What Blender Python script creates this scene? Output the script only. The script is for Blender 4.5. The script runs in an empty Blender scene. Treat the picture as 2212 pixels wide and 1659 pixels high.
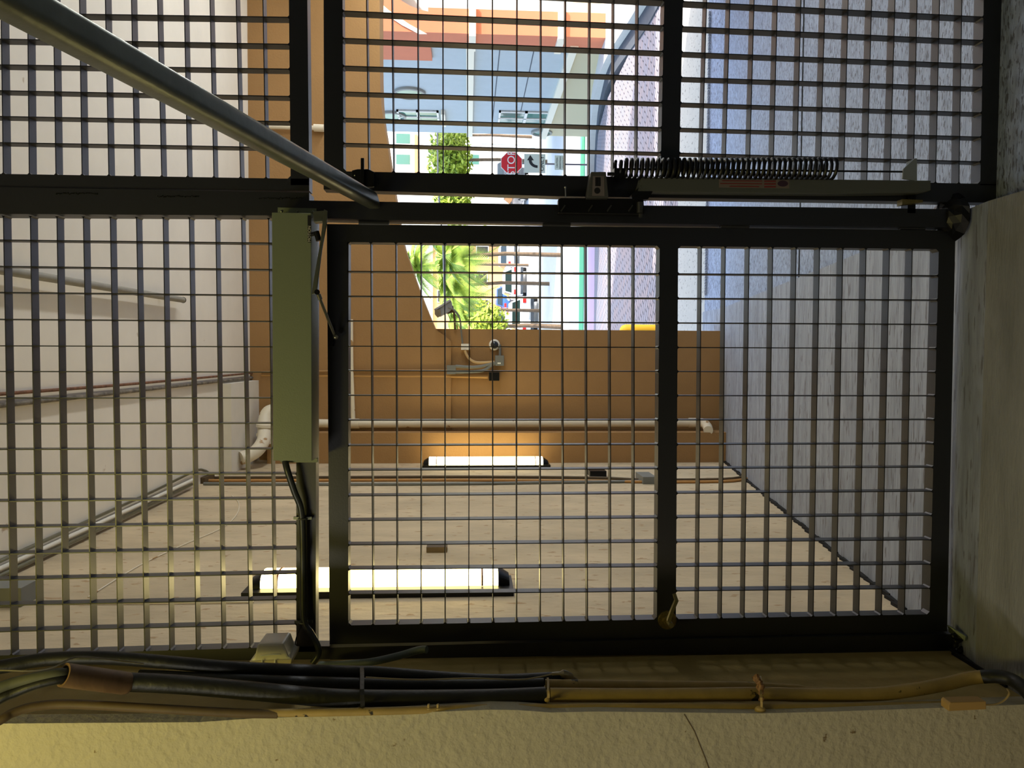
import bpy, bmesh, math, random
from mathutils import Vector, Matrix
random.seed(7)
S = bpy.context.scene
C = S.collection
PI = math.pi
# ------------------------------------------------------------------ camera, world, sun, exposure
FPX, PITCH, YAW, ROLL, EYE = 1600.0, 0.0595, 0.036, -0.003, 1.70
def rot(d):
    c, s = math.cos(PITCH), math.sin(PITCH)
    d = (d[0], d[1]*c + d[2]*s, -d[1]*s + d[2]*c)
    c, s = math.cos(YAW), math.sin(YAW)
    return Vector((d[0]*c - d[1]*s, d[0]*s + d[1]*c, d[2]))
def ray(x, y):
    """direction of a pixel of the (sideways held) photograph"""
    u, v = (1659-y) - 829.5, x - 1106.0
    c, s = math.cos(ROLL), math.sin(ROLL)
    u, v = c*u - s*v, s*u + c*v
    return rot((u/FPX, 1.0, -v/FPX))
O = Vector((0, 0, EYE))
def at(x, y, Y):
    d = ray(x, y); return O + d*(Y/d.y)
def atX(x, y, X):
    d = ray(x, y); return O + d*(X/d.x)
def atZ(x, y, Z):
    d = ray(x, y); return O + d*((Z-EYE)/d.z)

cd = bpy.data.cameras.new('camera'); cam = bpy.data.objects.new('camera', cd); C.objects.link(cam)
cd.sensor_fit = 'HORIZONTAL'; cd.sensor_width = 36; cd.lens = 36*FPX/2212; cd.clip_start = .05; cd.clip_end = 500
_c, _s = math.cos(ROLL), math.sin(ROLL)
ax, ay = rot((-_s, 0, -_c)), rot((_c, 0, -_s)); az = ax.cross(ay)
cam.matrix_world = Matrix(((ax.x, ay.x, az.x, 0), (ax.y, ay.y, az.y, 0), (ax.z, ay.z, az.z, EYE), (0, 0, 0, 1)))
S.camera = cam
S.view_settings.view_transform = 'Standard'; S.view_settings.look = 'None'
S.view_settings.gamma = 1; S.view_settings.use_curve_mapping = False
S.view_settings.exposure = 1.0
W = bpy.data.worlds.new('sky'); S.world = W; W.use_nodes = True
nt = W.node_tree; nt.nodes.clear()
sk = nt.nodes.new('ShaderNodeTexSky'); sk.sky_type = 'NISHITA'; sk.sun_disc = False
sk.sun_elevation = math.radians(42); sk.sun_rotation = math.radians(110); sk.air_density = 1.2; sk.dust_density = 2.5
bg = nt.nodes.new('ShaderNodeBackground'); bg.inputs[1].default_value = 0.33
wo = nt.nodes.new('ShaderNodeOutputWorld'); nt.links.new(sk.outputs[0], bg.inputs[0]); nt.links.new(bg.outputs[0], wo.inputs[0])
sd = bpy.data.lights.new('sun', 'SUN'); sd.energy = 4.2; sd.angle = .01; sd.color = (1, .95, .86)
sun = bpy.data.objects.new('sun', sd); C.objects.link(sun)
sun.rotation_euler = Vector((.72, -.42, .62)).to_track_quat('Z', 'Y').to_euler()
def area(name, loc, target, size, power, col):
    d = bpy.data.lights.new(name, 'AREA'); d.shape = 'RECTANGLE'; d.size, d.size_y = size; d.energy = power; d.color = col
    o = bpy.data.objects.new(name, d); C.objects.link(o); o.location = loc
    o.rotation_euler = (Vector(loc)-Vector(target)).to_track_quat('Z', 'Y').to_euler(); return o
# unseen garage lamps behind the camera, aimed at the pier
area('garage_lamp_light', (-.85, .7, 3.6), (-1.15, 2.0, 2.6), (.25, .9), 9, (1, .84, .17))
area('garage_lamp_light', (-2.3, -.5, 3.55), (-1.3, 1.98, 1.2), (.25, 1.1), 14, (1, .95, .84))
area('garage_lamp_light', (-2.0, -.2, .9), (-1.3, 1.98, .1), (.25, .8), 1.6, (1, .78, .5))
# fill lamps added on the unseen right wall to brighten the passage
for _y in (3.4, 5.0, 6.6):
    area('added_fill_light', (4.04, _y, 2.2), (-1, _y-.3, 2.5), (1.1, .16), 15, (.95, .98, 1))

# ------------------------------------------------------------------ materials
MATS = {}
def srgb(r, g, b):
    f = lambda c: (c/255/12.92) if c/255 <= .04045 else ((c/255+.055)/1.055)**2.4
    return (f(r), f(g), f(b), 1)
def mat(name, col, rough=.8, metal=0, var=0, vscale=3, col2=None, stretch=(1, 1, 1), bump=0, bscale=40, emit=None, estr=0, spots=None, spec=.5, alpha=None):
    if name in MATS: return MATS[name]
    m = bpy.data.materials.new(name); m.use_nodes = True; t = m.node_tree; n = t.nodes; L = t.links
    b = n['Principled BSDF']; b.inputs['Roughness'].default_value = rough; b.inputs['Metallic'].default_value = metal
    b.inputs['Specular IOR Level'].default_value = spec
    c = srgb(*col); b.inputs['Base Color'].default_value = c
    tc = n.new('ShaderNodeTexCoord'); mp = n.new('ShaderNodeMapping'); mp.inputs['Scale'].default_value = stretch
    L.new(tc.outputs['Object'], mp.inputs[0])
    out = None
    if var:
        no = n.new('ShaderNodeTexNoise'); no.inputs['Scale'].default_value = vscale; no.inputs['Detail'].default_value = 9; no.inputs['Roughness'].default_value = .65
        L.new(mp.outputs[0], no.inputs['Vector'])
        cr = n.new('ShaderNodeValToRGB'); cr.color_ramp.elements[0].position = .32; cr.color_ramp.elements[1].position = .68
        d = srgb(*col2) if col2 else tuple(x*(1-var) for x in c[:3])+(1,)
        cr.color_ramp.elements[0].color = d; cr.color_ramp.elements[1].color = c
        L.new(no.outputs['Fac'], cr.inputs[0]); out = cr.outputs[0]
    if spots:   # (scale, threshold, colour): worn chips and stains
        n2 = n.new('ShaderNodeTexNoise'); n2.inputs['Scale'].default_value = spots[0]; n2.inputs['Detail'].default_value = 5
        L.new(mp.outputs[0], n2.inputs['Vector'])
        r2 = n.new('ShaderNodeValToRGB'); r2.color_ramp.elements[0].position = spots[1]; r2.color_ramp.elements[1].position = spots[1]+.03
        L.new(n2.outputs['Fac'], r2.inputs[0])
        mx = n.new('ShaderNodeMixRGB'); L.new(r2.outputs[0], mx.inputs[0])
        if out: L.new(out, mx.inputs[1])
        else: mx.inputs[1].default_value = c
        mx.inputs[2].default_value = srgb(*spots[2]); out = mx.outputs[0]
    if out: L.new(out, b.inputs['Base Color'])
    if bump:
        n3 = n.new('ShaderNodeTexNoise'); n3.inputs['Scale'].default_value = bscale; n3.inputs['Detail'].default_value = 8
        L.new(mp.outputs[0], n3.inputs['Vector'])
        bp = n.new('ShaderNodeBump'); bp.inputs['Strength'].default_value = bump; bp.inputs['Distance'].default_value = .01
        L.new(n3.outputs['Fac'], bp.inputs['Height']); L.new(bp.outputs[0], b.inputs['Normal'])
    if emit:
        b.inputs['Emission Color'].default_value = srgb(*emit); b.inputs['Emission Strength'].default_value = estr
    if alpha is not None:
        b.inputs['Transmission Weight'].default_value = alpha
    MATS[name] = m; return m
M_wall = mat('beige_plaster', (212, 192, 158), .85, var=.30, vscale=3.2, stretch=(1, 1, .45), bump=.6, bscale=26, spots=(26, .635, (172, 144, 108)))
M_pier = mat('rough_tan_plaster', (186, 178, 152), .9, var=.14, vscale=3, bump=.75, bscale=42, spots=(30, .71, (120, 102, 70)))
M_header = mat('ochre_stucco', (166, 128, 82), .9, var=.12, vscale=1.6, bump=.2, bscale=60)
M_ceil = mat('cream_ceiling_paint', (244, 236, 222), .85, var=.10, vscale=1.3, bump=.12, bscale=14, spots=(5, .70, (190, 168, 140)))
M_white = mat('white_paint', (235, 230, 218), .7, var=.08, vscale=5)
M_black = mat('black_gate_paint', (18, 20, 27), .42, bump=.03, bscale=160, spec=.75)
M_floor = mat('broomed_concrete', (162, 168, 178), .72, var=.42, vscale=7, stretch=(.35, 2.4, 1), bump=.5, bscale=26, spots=(24, .60, (112, 112, 116)))
M_drive = mat('worn_driveway_concrete', (162, 174, 196), .62, var=.4, vscale=14, stretch=(.7, 2.0, 1), bump=.7, bscale=36, spots=(44, .56, (98, 102, 112)))
M_near = mat('dusty_floor_concrete', (152, 152, 148), .8, var=.35, vscale=3.0, stretch=(.6, 3.2, 1), bump=.7, bscale=36)
M_speck = mat('speckled_concrete', (190, 188, 178), .8, var=.1, vscale=6, spots=(26, .62, (120, 118, 110)))
M_galv = mat('galvanised_steel', (128, 132, 118), .34, metal=.85, var=.25, vscale=14, bump=.05, bscale=60)
M_olive = mat('olive_grey_enamel', (112, 120, 96), .45, bump=.05, bscale=200)
M_grey = mat('grey_enamel', (120, 122, 118), .5)
M_steel = mat('bright_steel', (190, 190, 185), .28, metal=1)
M_darkst = mat('oily_black_steel', (28, 28, 30), .38, metal=.6)
M_rubber = mat('black_hose', (26, 26, 22), .5, var=.3, vscale=12, bump=.25, bscale=40)
M_rust = mat('rusty_pipe', (150, 105, 78), .8, var=.6, vscale=18, col2=(74, 46, 34))
M_painted = mat('tan_painted_conduit', (176, 150, 88), .65, var=.3, vscale=9, spots=(22, .66, (40, 34, 24)))
M_brownp = mat('brown_conduit', (94, 76, 50), .65, var=.3, vscale=10)
M_pvc = mat('white_pvc', (232, 222, 200), .5, spots=(6, .64, (176, 138, 90)))
M_brass = mat('old_brass', (150, 132, 80), .4, metal=.9, var=.3, vscale=60)
M_wood = mat('brown_coupling', (120, 92, 62), .6, var=.35, vscale=14, stretch=(1, 1, 4))
M_red = mat('sign_red', (214, 34, 44), .5)
M_signw = mat('sign_white', (236, 238, 230), .5)
M_signk = mat('sign_black', (26, 28, 30), .5)
M_blueg = mat('blue_grey_stucco', (178, 187, 188), .9, var=.06, vscale=4, bump=.1, bscale=40)
M_beigeb = mat('beige_stucco', (196, 184, 150), .9, bump=.1, bscale=40)
M_trimb = mat('cream_trim', (232, 224, 200), .8)
M_orange = mat('terracotta_stucco', (208, 126, 92), .9, var=.06, vscale=3, bump=.1, bscale=50)
M_glass = mat('green_window_glass', (70, 120, 108), .12, spec=.8)
M_sidew = mat('pale_sidewalk', (214, 212, 205), .85, var=.1, vscale=5)
M_slate = mat('slate_grey', (78, 84, 92), .85, var=.2, vscale=8)
M_road = mat('pale_asphalt', (205, 205, 205), .9, var=.08, vscale=3)
M_greenp = mat('green_lane_paint', (90, 180, 130), .8)
M_pinkp = mat('pink_pavers', (214, 176, 196), .85)
M_leaf = mat('tree_leaf', (196, 208, 72), .6, var=.5, vscale=3, col2=(84, 120, 34))
M_palm = mat('palm_frond', (190, 204, 84), .6, var=.5, vscale=2, col2=(86, 130, 40))
M_bark = mat('bark', (120, 100, 80), .9, var=.4, vscale=10)
M_lens = mat('lit_lens', (255, 244, 200), .4, emit=(255, 232, 160), estr=5)
M_lens2 = mat('lit_lens_far', (255, 244, 200), .4, emit=(255, 238, 180), estr=5)
M_yel = mat('yellow_paint', (240, 190, 30), .6)
M_tyre = mat('tyre', (26, 26, 28), .8)
M_carw = mat('white_car_paint', (236, 238, 240), .25)
M_carb = mat('blue_car_paint', (60, 96, 170), .25)
M_card = mat('dark_car_paint', (60, 66, 74), .25)
M_carg = mat('car_glass', (30, 44, 48), .1, spec=.8)
M_tail = mat('tail_light_red', (220, 36, 30), .3)
M_clear = mat('clear_plastic', (244, 240, 226), .25, alpha=.12)
M_rubbers = mat('rope_fibre', (150, 158, 170), .8)
M_tape = mat('silver_tape', (150, 140, 120), .3, metal=.5)
M_dark = mat('dark_void', (20, 18, 16), .9)
M_garage = mat('garage_block', (92, 86, 70), .95)
M_label = mat('paper_label', (176, 166, 150), .7)
M_lred = mat('label_red', (120, 40, 40), .7)
M_lk = mat('label_black', (16, 16, 18), .5)
def pavers():
    m = bpy.data.materials.new('herringbone_pavers'); m.use_nodes = True; t = m.node_tree; n = t.nodes; L = t.links
    b = n['Principled BSDF']; b.inputs['Roughness'].default_value = .85
    tc = n.new('ShaderNodeTexCoord'); mp = n.new('ShaderNodeMapping'); mp.inputs['Rotation'].default_value = (0, 0, .6)
    br = n.new('ShaderNodeTexBrick'); br.inputs['Scale'].default_value = 1; br.inputs['Brick Width'].default_value = .24; br.inputs['Row Height'].default_value = .12
    br.inputs['Mortar Size'].default_value = .012; br.inputs['Color1'].default_value = srgb(160, 146, 146); br.inputs['Color2'].default_value = srgb(142, 142, 152); br.inputs['Mortar'].default_value = srgb(84, 80, 86)
    L.new(tc.outputs['Object'], mp.inputs[0]); L.new(mp.outputs[0], br.inputs[0]); L.new(br.outputs[0], b.inputs['Base Color'])
    return m
M_pave = pavers()

# ------------------------------------------------------------------ mesh helpers
class MB:
    def __init__(s): s.v = []; s.f = []; s.m = []; s.mi = 0
    def add(s, vs, fs):
        k = len(s.v); s.v += [Vector(p) for p in vs]; s.f += [tuple(i+k for i in f) for f in fs]; s.m += [s.mi]*len(fs); return s
    def box(s, a, b):
        x0, y0, z0 = [min(a[i], b[i]) for i in range(3)]; x1, y1, z1 = [max(a[i], b[i]) for i in range(3)]
        vs = [(x0,y0,z0),(x1,y0,z0),(x1,y1,z0),(x0,y1,z0),(x0,y0,z1),(x1,y0,z1),(x1,y1,z1),(x0,y1,z1)]
        return s.add(vs, [(0,3,2,1),(4,5,6,7),(0,1,5,4),(1,2,6,5),(2,3,7,6),(3,0,4,7)])
    def prism(s, pts, d):
        """closed polygon pts swept by vector d"""
        n = len(pts); d = Vector(d); p = [Vector(q) for q in pts]
        nrm = Vector((0, 0, 0))
        for i in range(n): nrm += p[i].cross(p[(i+1) % n])
        if nrm.dot(d) > 0: p.reverse()
        vs = p + [q+d for q in p]
        return s.add(vs, [tuple(range(n)), tuple(range(2*n-1, n-1, -1))] + [((i+1) % n, i, i+n, (i+1) % n+n) for i in range(n)])
    def tube(s, pts, r, seg=10, cap=True, square=False):
        pts = [Vector(p) for p in pts]; n = len(pts); rr = r if isinstance(r, (list, tuple)) else [r]*n
        k = len(s.v); up = None; rings = []
        for i in range(n):
            t = (pts[min(i+1, n-1)] - pts[max(i-1, 0)]).normalized()
            if up is None:
                up = t.orthogonal().normalized()
                if square: up = (Vector((0, 0, 1)) - t*t.z).normalized()
            else: up = (up - t*up.dot(t)).normalized()
            w = t.cross(up); ring = []
            for j in range(seg):
                a = 2*PI*j/seg + (PI/4 if square else 0)
                ring.append(pts[i] + (up*math.cos(a) + w*math.sin(a))*rr[i])
            rings.append(ring)
        vs = [p for q in rings for p in q]
        fs = [(i*seg+j, i*seg+(j+1) % seg, (i+1)*seg+(j+1) % seg, (i+1)*seg+j) for i in range(n-1) for j in range(seg)]
        if cap: fs += [tuple(range(seg-1, -1, -1)), tuple(range((n-1)*seg, n*seg))]
        return s.add(vs, fs)
    def cyl(s, a, b, r, seg=16, r2=None): return s.tube([a, b], [r, r if r2 is None else r2], seg)
    def lathe(s, c, axis, prof, seg=20):
        """prof: (distance along axis, radius)"""
        axis = Vector(axis).normalized(); c = Vector(c)
        u = axis.orthogonal().normalized(); w = axis.cross(u); n = len(prof)
        vs = [c + axis*h + (u*math.cos(2*PI*j/seg) + w*math.sin(2*PI*j/seg))*r for h, r in prof for j in range(seg)]
        fs = [(i*seg+j, i*seg+(j+1) % seg, (i+1)*seg+(j+1) % seg, (i+1)*seg+j) for i in range(n-1) for j in range(seg)]
        fs += [tuple(range(seg-1, -1, -1)), tuple(range((n-1)*seg, n*seg))]
        return s.add(vs, fs)
    def build(s, name, m, parent=None, smooth=False, bevel=0):
        me = bpy.data.meshes.new(name); off = Vector((0, 0, 0))
        p = parent
        while p is not None: off = off + p.location; p = p.parent
        if parent is None and s.v:
            lo = [min(v[i] for v in s.v) for i in range(3)]; hi = [max(v[i] for v in s.v) for i in range(3)]
            org = Vector(((lo[0]+hi[0])/2, (lo[1]+hi[1])/2, lo[2])); off = org
        else: org = Vector((0, 0, 0))
        me.from_pydata([v-off for v in s.v], [], s.f)
        ms = m if isinstance(m, (list, tuple)) else [m]
        for q in ms: me.materials.append(q)
        for i, pl in enumerate(me.polygons):
            pl.material_index = min(s.m[i], len(ms)-1); pl.use_smooth = smooth
        me.update()
        if smooth:
            try: me.set_sharp_from_angle(angle=math.radians(42))
            except Exception: pass
        o = bpy.data.objects.new(name, me); C.objects.link(o); o.parent = parent; o.location = org
        if bevel:
            bv = o.modifiers.new('edge', 'BEVEL'); bv.width = bevel; bv.segments = 2; bv.limit_method = 'ANGLE'
        return o
def tag(o, label, cat, group=None):
    o['label'] = label; o['category'] = cat
    if group: o['group'] = group
    return o
def thing(name, label, cat, loc, group=None):
    o = bpy.data.objects.new(name, None); C.objects.link(o); o.location = Vector(loc); o.empty_display_size = .1
    return tag(o, label, cat, group)
def struct(o, label=None):
    o['kind'] = 'structure'
    if label: o['label'] = label
    return o
def textobj(body, size, origin, right, up, m, name, parent, depth=.002, align='CENTER'):
    cu = bpy.data.curves.new(name, 'FONT'); cu.body = body; cu.size = size; cu.extrude = depth; cu.align_x = align; cu.align_y = 'CENTER'
    t = bpy.data.objects.new('tmp', cu); C.objects.link(t)
    dg = bpy.context.evaluated_depsgraph_get(); me = bpy.data.meshes.new_from_object(t.evaluated_get(dg))
    bpy.data.objects.remove(t); right = Vector(right).normalized(); up = Vector(up).normalized(); nn = right.cross(up)
    off = Vector((0, 0, 0)); p = parent
    while p is not None: off = off + p.location; p = p.parent
    for v in me.vertices: v.co = Vector(origin) - off + right*v.co.x + up*v.co.y + nn*v.co.z
    me.materials.clear(); me.materials.append(m); me.name = name
    o = bpy.data.objects.new(name, me); C.objects.link(o); o.parent = parent; return o
def ball(mb, c, r, seg=12, sq=(1, 1, 1)):
    rings = 8; vs = []; fs = []
    for i in range(rings+1):
        a = PI*i/rings
        for j in range(seg):
            b = 2*PI*j/seg; vs.append((c[0]+r*sq[0]*math.sin(a)*math.cos(b), c[1]+r*sq[1]*math.sin(a)*math.sin(b), c[2]+r*sq[2]*math.cos(a)))
    for i in range(rings):
        for j in range(seg): fs.append((i*seg+j, (i+1)*seg+j, (i+1)*seg+(j+1) % seg, i*seg+(j+1) % seg))
    mb.add(vs, fs); return mb
def smoothpath(pts, k=5):
    """Catmull-Rom through points"""
    pts = [Vector(p) for p in pts]; out = []
    for i in range(len(pts)-1):
        p0 = pts[max(i-1, 0)]; p1 = pts[i]; p2 = pts[i+1]; p3 = pts[min(i+2, len(pts)-1)]
        for j in range(k):
            t = j/k
            out.append(.5*((2*p1) + (p2-p0)*t + (2*p0-5*p1+4*p2-p3)*t*t + (3*p1-p0-3*p2+p3)*t**3))
    out.append(pts[-1]); return out
def lerp(a, b, t): return a + (b-a)*t

# ------------------------------------------------------------------ ground levels
def gz(Y):
    """height of the ground going away from the gate (walkway level)"""
    P = [(-6, 0), (2.35, 0), (7.5, -.917), (12, -1.0), (15, -1.06), (17, -1.25), (20, -1.62), (24, -1.86), (40, -1.96), (120, -2.1)]
    for (a, za), (b, zb) in zip(P, P[1:]):
        if Y <= b: return za + (zb-za)*(Y-a)/(b-a)
    return P[-1][1]
def sheet(name, xs, ys, dz, m, thick=.25, label=None, xf=None):
    """ground slab following gz; xs=(x0,x1) or xf(Y)->(x0,x1)"""
    b = MB(); vs = []; n = len(ys)
    for Y in ys:
        a, c = xf(Y) if xf else xs
        z = gz(Y)+(dz(Y) if callable(dz) else dz); vs += [(a, Y, z), (c, Y, z), (c, Y, z-thick), (a, Y, z-thick)]
    fs = []
    for i in range(n-1):
        k = 4*i
        for j in range(4): fs.append((k+j, k+(j+1) % 4, k+4+(j+1) % 4, k+4+j)[::-1])
    fs += [(0, 1, 2, 3), (4*n-1, 4*n-2, 4*n-3, 4*n-4)]
    b.add(vs, fs)
    o = b.build(name, m); struct(o, label); return o
WX = -1.032          # face of the wall on the left
KX = .52             # edge of the raised walkway
CEIL = 3.85
D = 2.5              # plane of the gate
sheet('floor', (WX-.3, KX), [-4, 0, 1.2, 2.35], 0, M_near, .3)
sheet('walkway', (WX-.3, KX), [2.35, 3.5, 5, 6.5, 7.5, 8.2], 0, M_floor, .3)
DRV = lambda Y: -.11 if Y <= 3.5 else -.11+.09*min(1, (Y-3.5)/4.0)
sheet('driveway', (KX, 4.4), [-4, 0, 2.35, 3.5, 5, 6.5, 7.5, 8.2], DRV, M_drive, .3)
sheet('threshold_slab', (-3.2, 4.6), [8.2, 8.8, 9.4], -.02, M_speck, .3)
sheet('paver_apron', (-14, 5.2), [9.4, 10, 12, 13.5, 15, 17, 18.4], -.02, M_pave, .3)
sheet('street', (-40, 70), [18.4, 20, 24, 40, 80, 120], -.06, M_road, .3)
sheet('pink_pavement', (-40, 4.4), [18.45, 19.5, 21.0], -.02, M_pinkp, .08)
sheet('green_lane', (-40, 30), [22.6, 23.3, 24.0], -.04, M_greenp, .05)
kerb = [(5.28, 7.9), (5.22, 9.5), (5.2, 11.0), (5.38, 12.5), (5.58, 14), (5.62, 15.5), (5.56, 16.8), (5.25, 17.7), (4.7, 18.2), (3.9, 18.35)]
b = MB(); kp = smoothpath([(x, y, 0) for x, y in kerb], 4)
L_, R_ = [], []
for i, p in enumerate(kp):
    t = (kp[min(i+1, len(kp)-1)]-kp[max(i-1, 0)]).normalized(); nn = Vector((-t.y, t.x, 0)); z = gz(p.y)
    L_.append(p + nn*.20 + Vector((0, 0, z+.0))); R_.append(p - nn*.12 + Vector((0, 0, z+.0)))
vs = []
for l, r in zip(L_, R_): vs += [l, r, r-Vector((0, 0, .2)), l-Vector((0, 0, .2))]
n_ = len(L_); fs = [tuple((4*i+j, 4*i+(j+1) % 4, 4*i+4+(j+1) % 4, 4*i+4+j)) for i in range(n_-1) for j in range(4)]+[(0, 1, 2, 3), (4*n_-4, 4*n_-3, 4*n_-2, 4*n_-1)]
b.add(vs, fs); struct(b.build('kerb_strip', M_slate))  # dark grey strip following the kerb
b = MB(); prev = None
top = [(r.x, r.y, r.z+.13) for r in R_]; far = [(9.5, r.y, gz(r.y)+.13) for r in R_]
vs = []; fs = []
for a_, f_ in zip(top, far): vs += [a_, f_, (f_[0], f_[1], f_[2]-.3), (a_[0], a_[1], a_[2]-.3)]
fs = [tuple((4*i+j, 4*i+(j+1) % 4, 4*i+4+(j+1) % 4, 4*i+4+j)) for i in range(n_-1) for j in range(4)]+[(0, 1, 2, 3), (4*n_-4, 4*n_-3, 4*n_-2, 4*n_-1)]
b.add(vs, fs); struct(b.build('sidewalk', M_sidew))
# joint lines and seam on the driveway
b = MB()
for Y in (2.62, 4.9):
    b.box((KX+.02, Y, gz(Y)+DRV(Y)-.002), (4.2, Y+.012, gz(Y)+DRV(Y)+.0035))
struct(b.build('expansion_joint', M_dark))
# twisted rope lying across the driveway
t_ = [Vector((.7+i*.1, 8.12+.01*math.sin(i), gz(8.12)-.02+.016)) for i in range(32)]
b = MB()
for ph in (0, PI):
    b.tube([p+Vector((0, math.cos(i*4*.5+ph), math.sin(i*4*.5+ph)))*.007 for i, p in enumerate([lerp(t_[0], t_[-1], k/160) for k in range(161)])], .009, 6)
tag(b.build('rope', M_rubbers, smooth=True), 'grey twisted rope lying across the driveway at the foot of the ramp', 'rope')

# ------------------------------------------------------------------ the passage shell
b = MB(); b.box((WX-.3, D+.06, -3), (WX, 8.0, CEIL+.2)); struct(b.build('wall_left', M_wall))
b = MB(); b.box((WX-.3, 2.035, -.02), (WX, D+.06, CEIL)); struct(b.build('wall_recess', mat('olive_yellow_plaster', (168, 146, 84), .85, var=.25, vscale=3, bump=.3, bscale=30)), 'olive yellow wall strip between gate jamb and pier')
pc_ = [at(1478, 1543, 1.984), at(1500, 1580, 1.984), at(1512, 1610, 1.984), at(1524, 1640, 1.984), at(1545, 1700, 1.984)]
b = MB(); b.tube(pc_, .0011, 5); struct(b.build('trim_3', mat('crack_line', (110, 92, 62), .9)), 'hairline crack across the pier')
b = MB(); b.box((-4.5, -4.2, CEIL), (4.6, 7.9, CEIL+.3)); struct(b.build('ceiling', M_ceil))
b = MB(); b.box((4.2, -4.2, -3), (4.5, 7.9, CEIL)); struct(b.build('wall_right', mat('pale_grey_paint', (196, 204, 214), .85)))
b = MB(); b.box((-4.5, -4.2, -.3), (4.5, -4, CEIL)); struct(b.build('wall_back', M_garage))
b = MB(); b.box((-4.5, -4.2, -.3), (-4.3, 1.4, CEIL)); struct(b.build('wall_side', M_garage))
b = MB(); b.box((-4.3, -4.0, -.3), (WX-.3, 1.4, 0)); struct(b.build('floor_side', M_near))
b = MB(); b.box((-4.3, 1.98, -.3), (WX-.3, 2.2, CEIL)); struct(b.build('wall_filler', M_garage))
b = MB(); b.box((-4.5, 1.4, -.3), (-4.3, 2.2, CEIL)); struct(b.build('wall_filler_side', M_garage))
# pier with a wobbly plaster edge, on the camera side
prof = [(-220, 1566), (0, 1563), (430, 1560), (560, 1551), (760, 1546), (930, 1538), (1060, 1533), (1120, 1534), (1190, 1539), (1290, 1537), (1640, 1541), (1800, 1537), (2000, 1530), (2212, 1522), (2330, 1520)]
pts = [at(x, y, 1.985) for x, y in prof]
pts[0].z = CEIL-.01; pts[-1].z = -.02
poly = pts + [Vector((-4.3, 1.985, -.02)), Vector((-4.3, 1.985, CEIL-.01))]
b = MB(); b.prism(poly, (0, .05, 0)); struct(b.build('pier', M_pier), 'rough tan plastered pier beside the gate')
# arched header + columns at the mouth of the passage
arch = [(1.0, 3.95), (820, 0), (822, 200), (835, 300), (850, 400), (858, 450), (870, 520), (885, 566), (900, 610), (920, 662), (940, 710)]
pa = [at(x, y, 7.46) for x, y in arch[1:]]
pa = smoothpath(pa, 4)
JX = pa[-1].x
poly = [Vector((4.2, 7.46, pa[0].z-.02))] + pa + [Vector((JX-.12, 7.46, pa[-1].z-.16)), Vector((WX, 7.46, pa[-1].z-.16)), Vector((WX, 7.46, CEIL)), Vector((4.2, 7.46, CEIL))]
b = MB(); b.prism(poly, (0, .32, 0)); struct(b.build('wall_arch', M_header), 'ochre header with arched underside')
b = MB(); b.box((WX, 7.5, -1.4), (JX, 7.82, pa[-1].z+.0)); struct(b.build('wall_jamb', M_header))
b = MB(); b.box((WX, 7.2, -1.3), (at(1000, 935, 7.2).x, 7.46, 3.62)); struct(b.build('pilaster', M_header))
b = MB(); b.box((4.0, 7.5, -1.4), (4.4, 7.82, 3)); struct(b.build('wall_jamb_right', M_header))
# outer shell of the garage above and beside the mouth
b = MB(); b.box((-9, 7.47, CEIL), (12, 7.9, 8.5)); struct(b.build('wall_outside', M_header))
b = MB(); b.box((-9, 7.5, -1.6), (WX, 7.9, CEIL)); struct(b.build('wall_outside_left', M_header))
b = MB(); b.box((4.2, 7.5, -1.6), (6.0, 7.9, CEIL)); struct(b.build('wall_outside_right', M_header))
# white boxed soffit in the ceiling corner
b = MB(); b.box((WX, 6.60, CEIL-.085), (-.24, 7.46, CEIL)); b.box((WX, 6.52, CEIL-.11), (-.24, 6.64, CEIL))
struct(b.build('trim_1', M_white), 'white boxed soffit in the ceiling corner')
# dark joint along wall and floor
b = MB()
for i in range(60):
    Y = 2.2 + i*5.2/60; w = .008 + .010*random.random()
    b.box((WX, Y, gz(Y)-.05), (WX+w, Y+.09, gz(Y)+.006+.012*random.random()))
struct(b.build('trim_2', M_dark), 'uneven black line where the wall meets the walkway')
b = MB(); b.box((-.2, 7.44, 1.0), (-.17, 7.455, 1.02))

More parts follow.
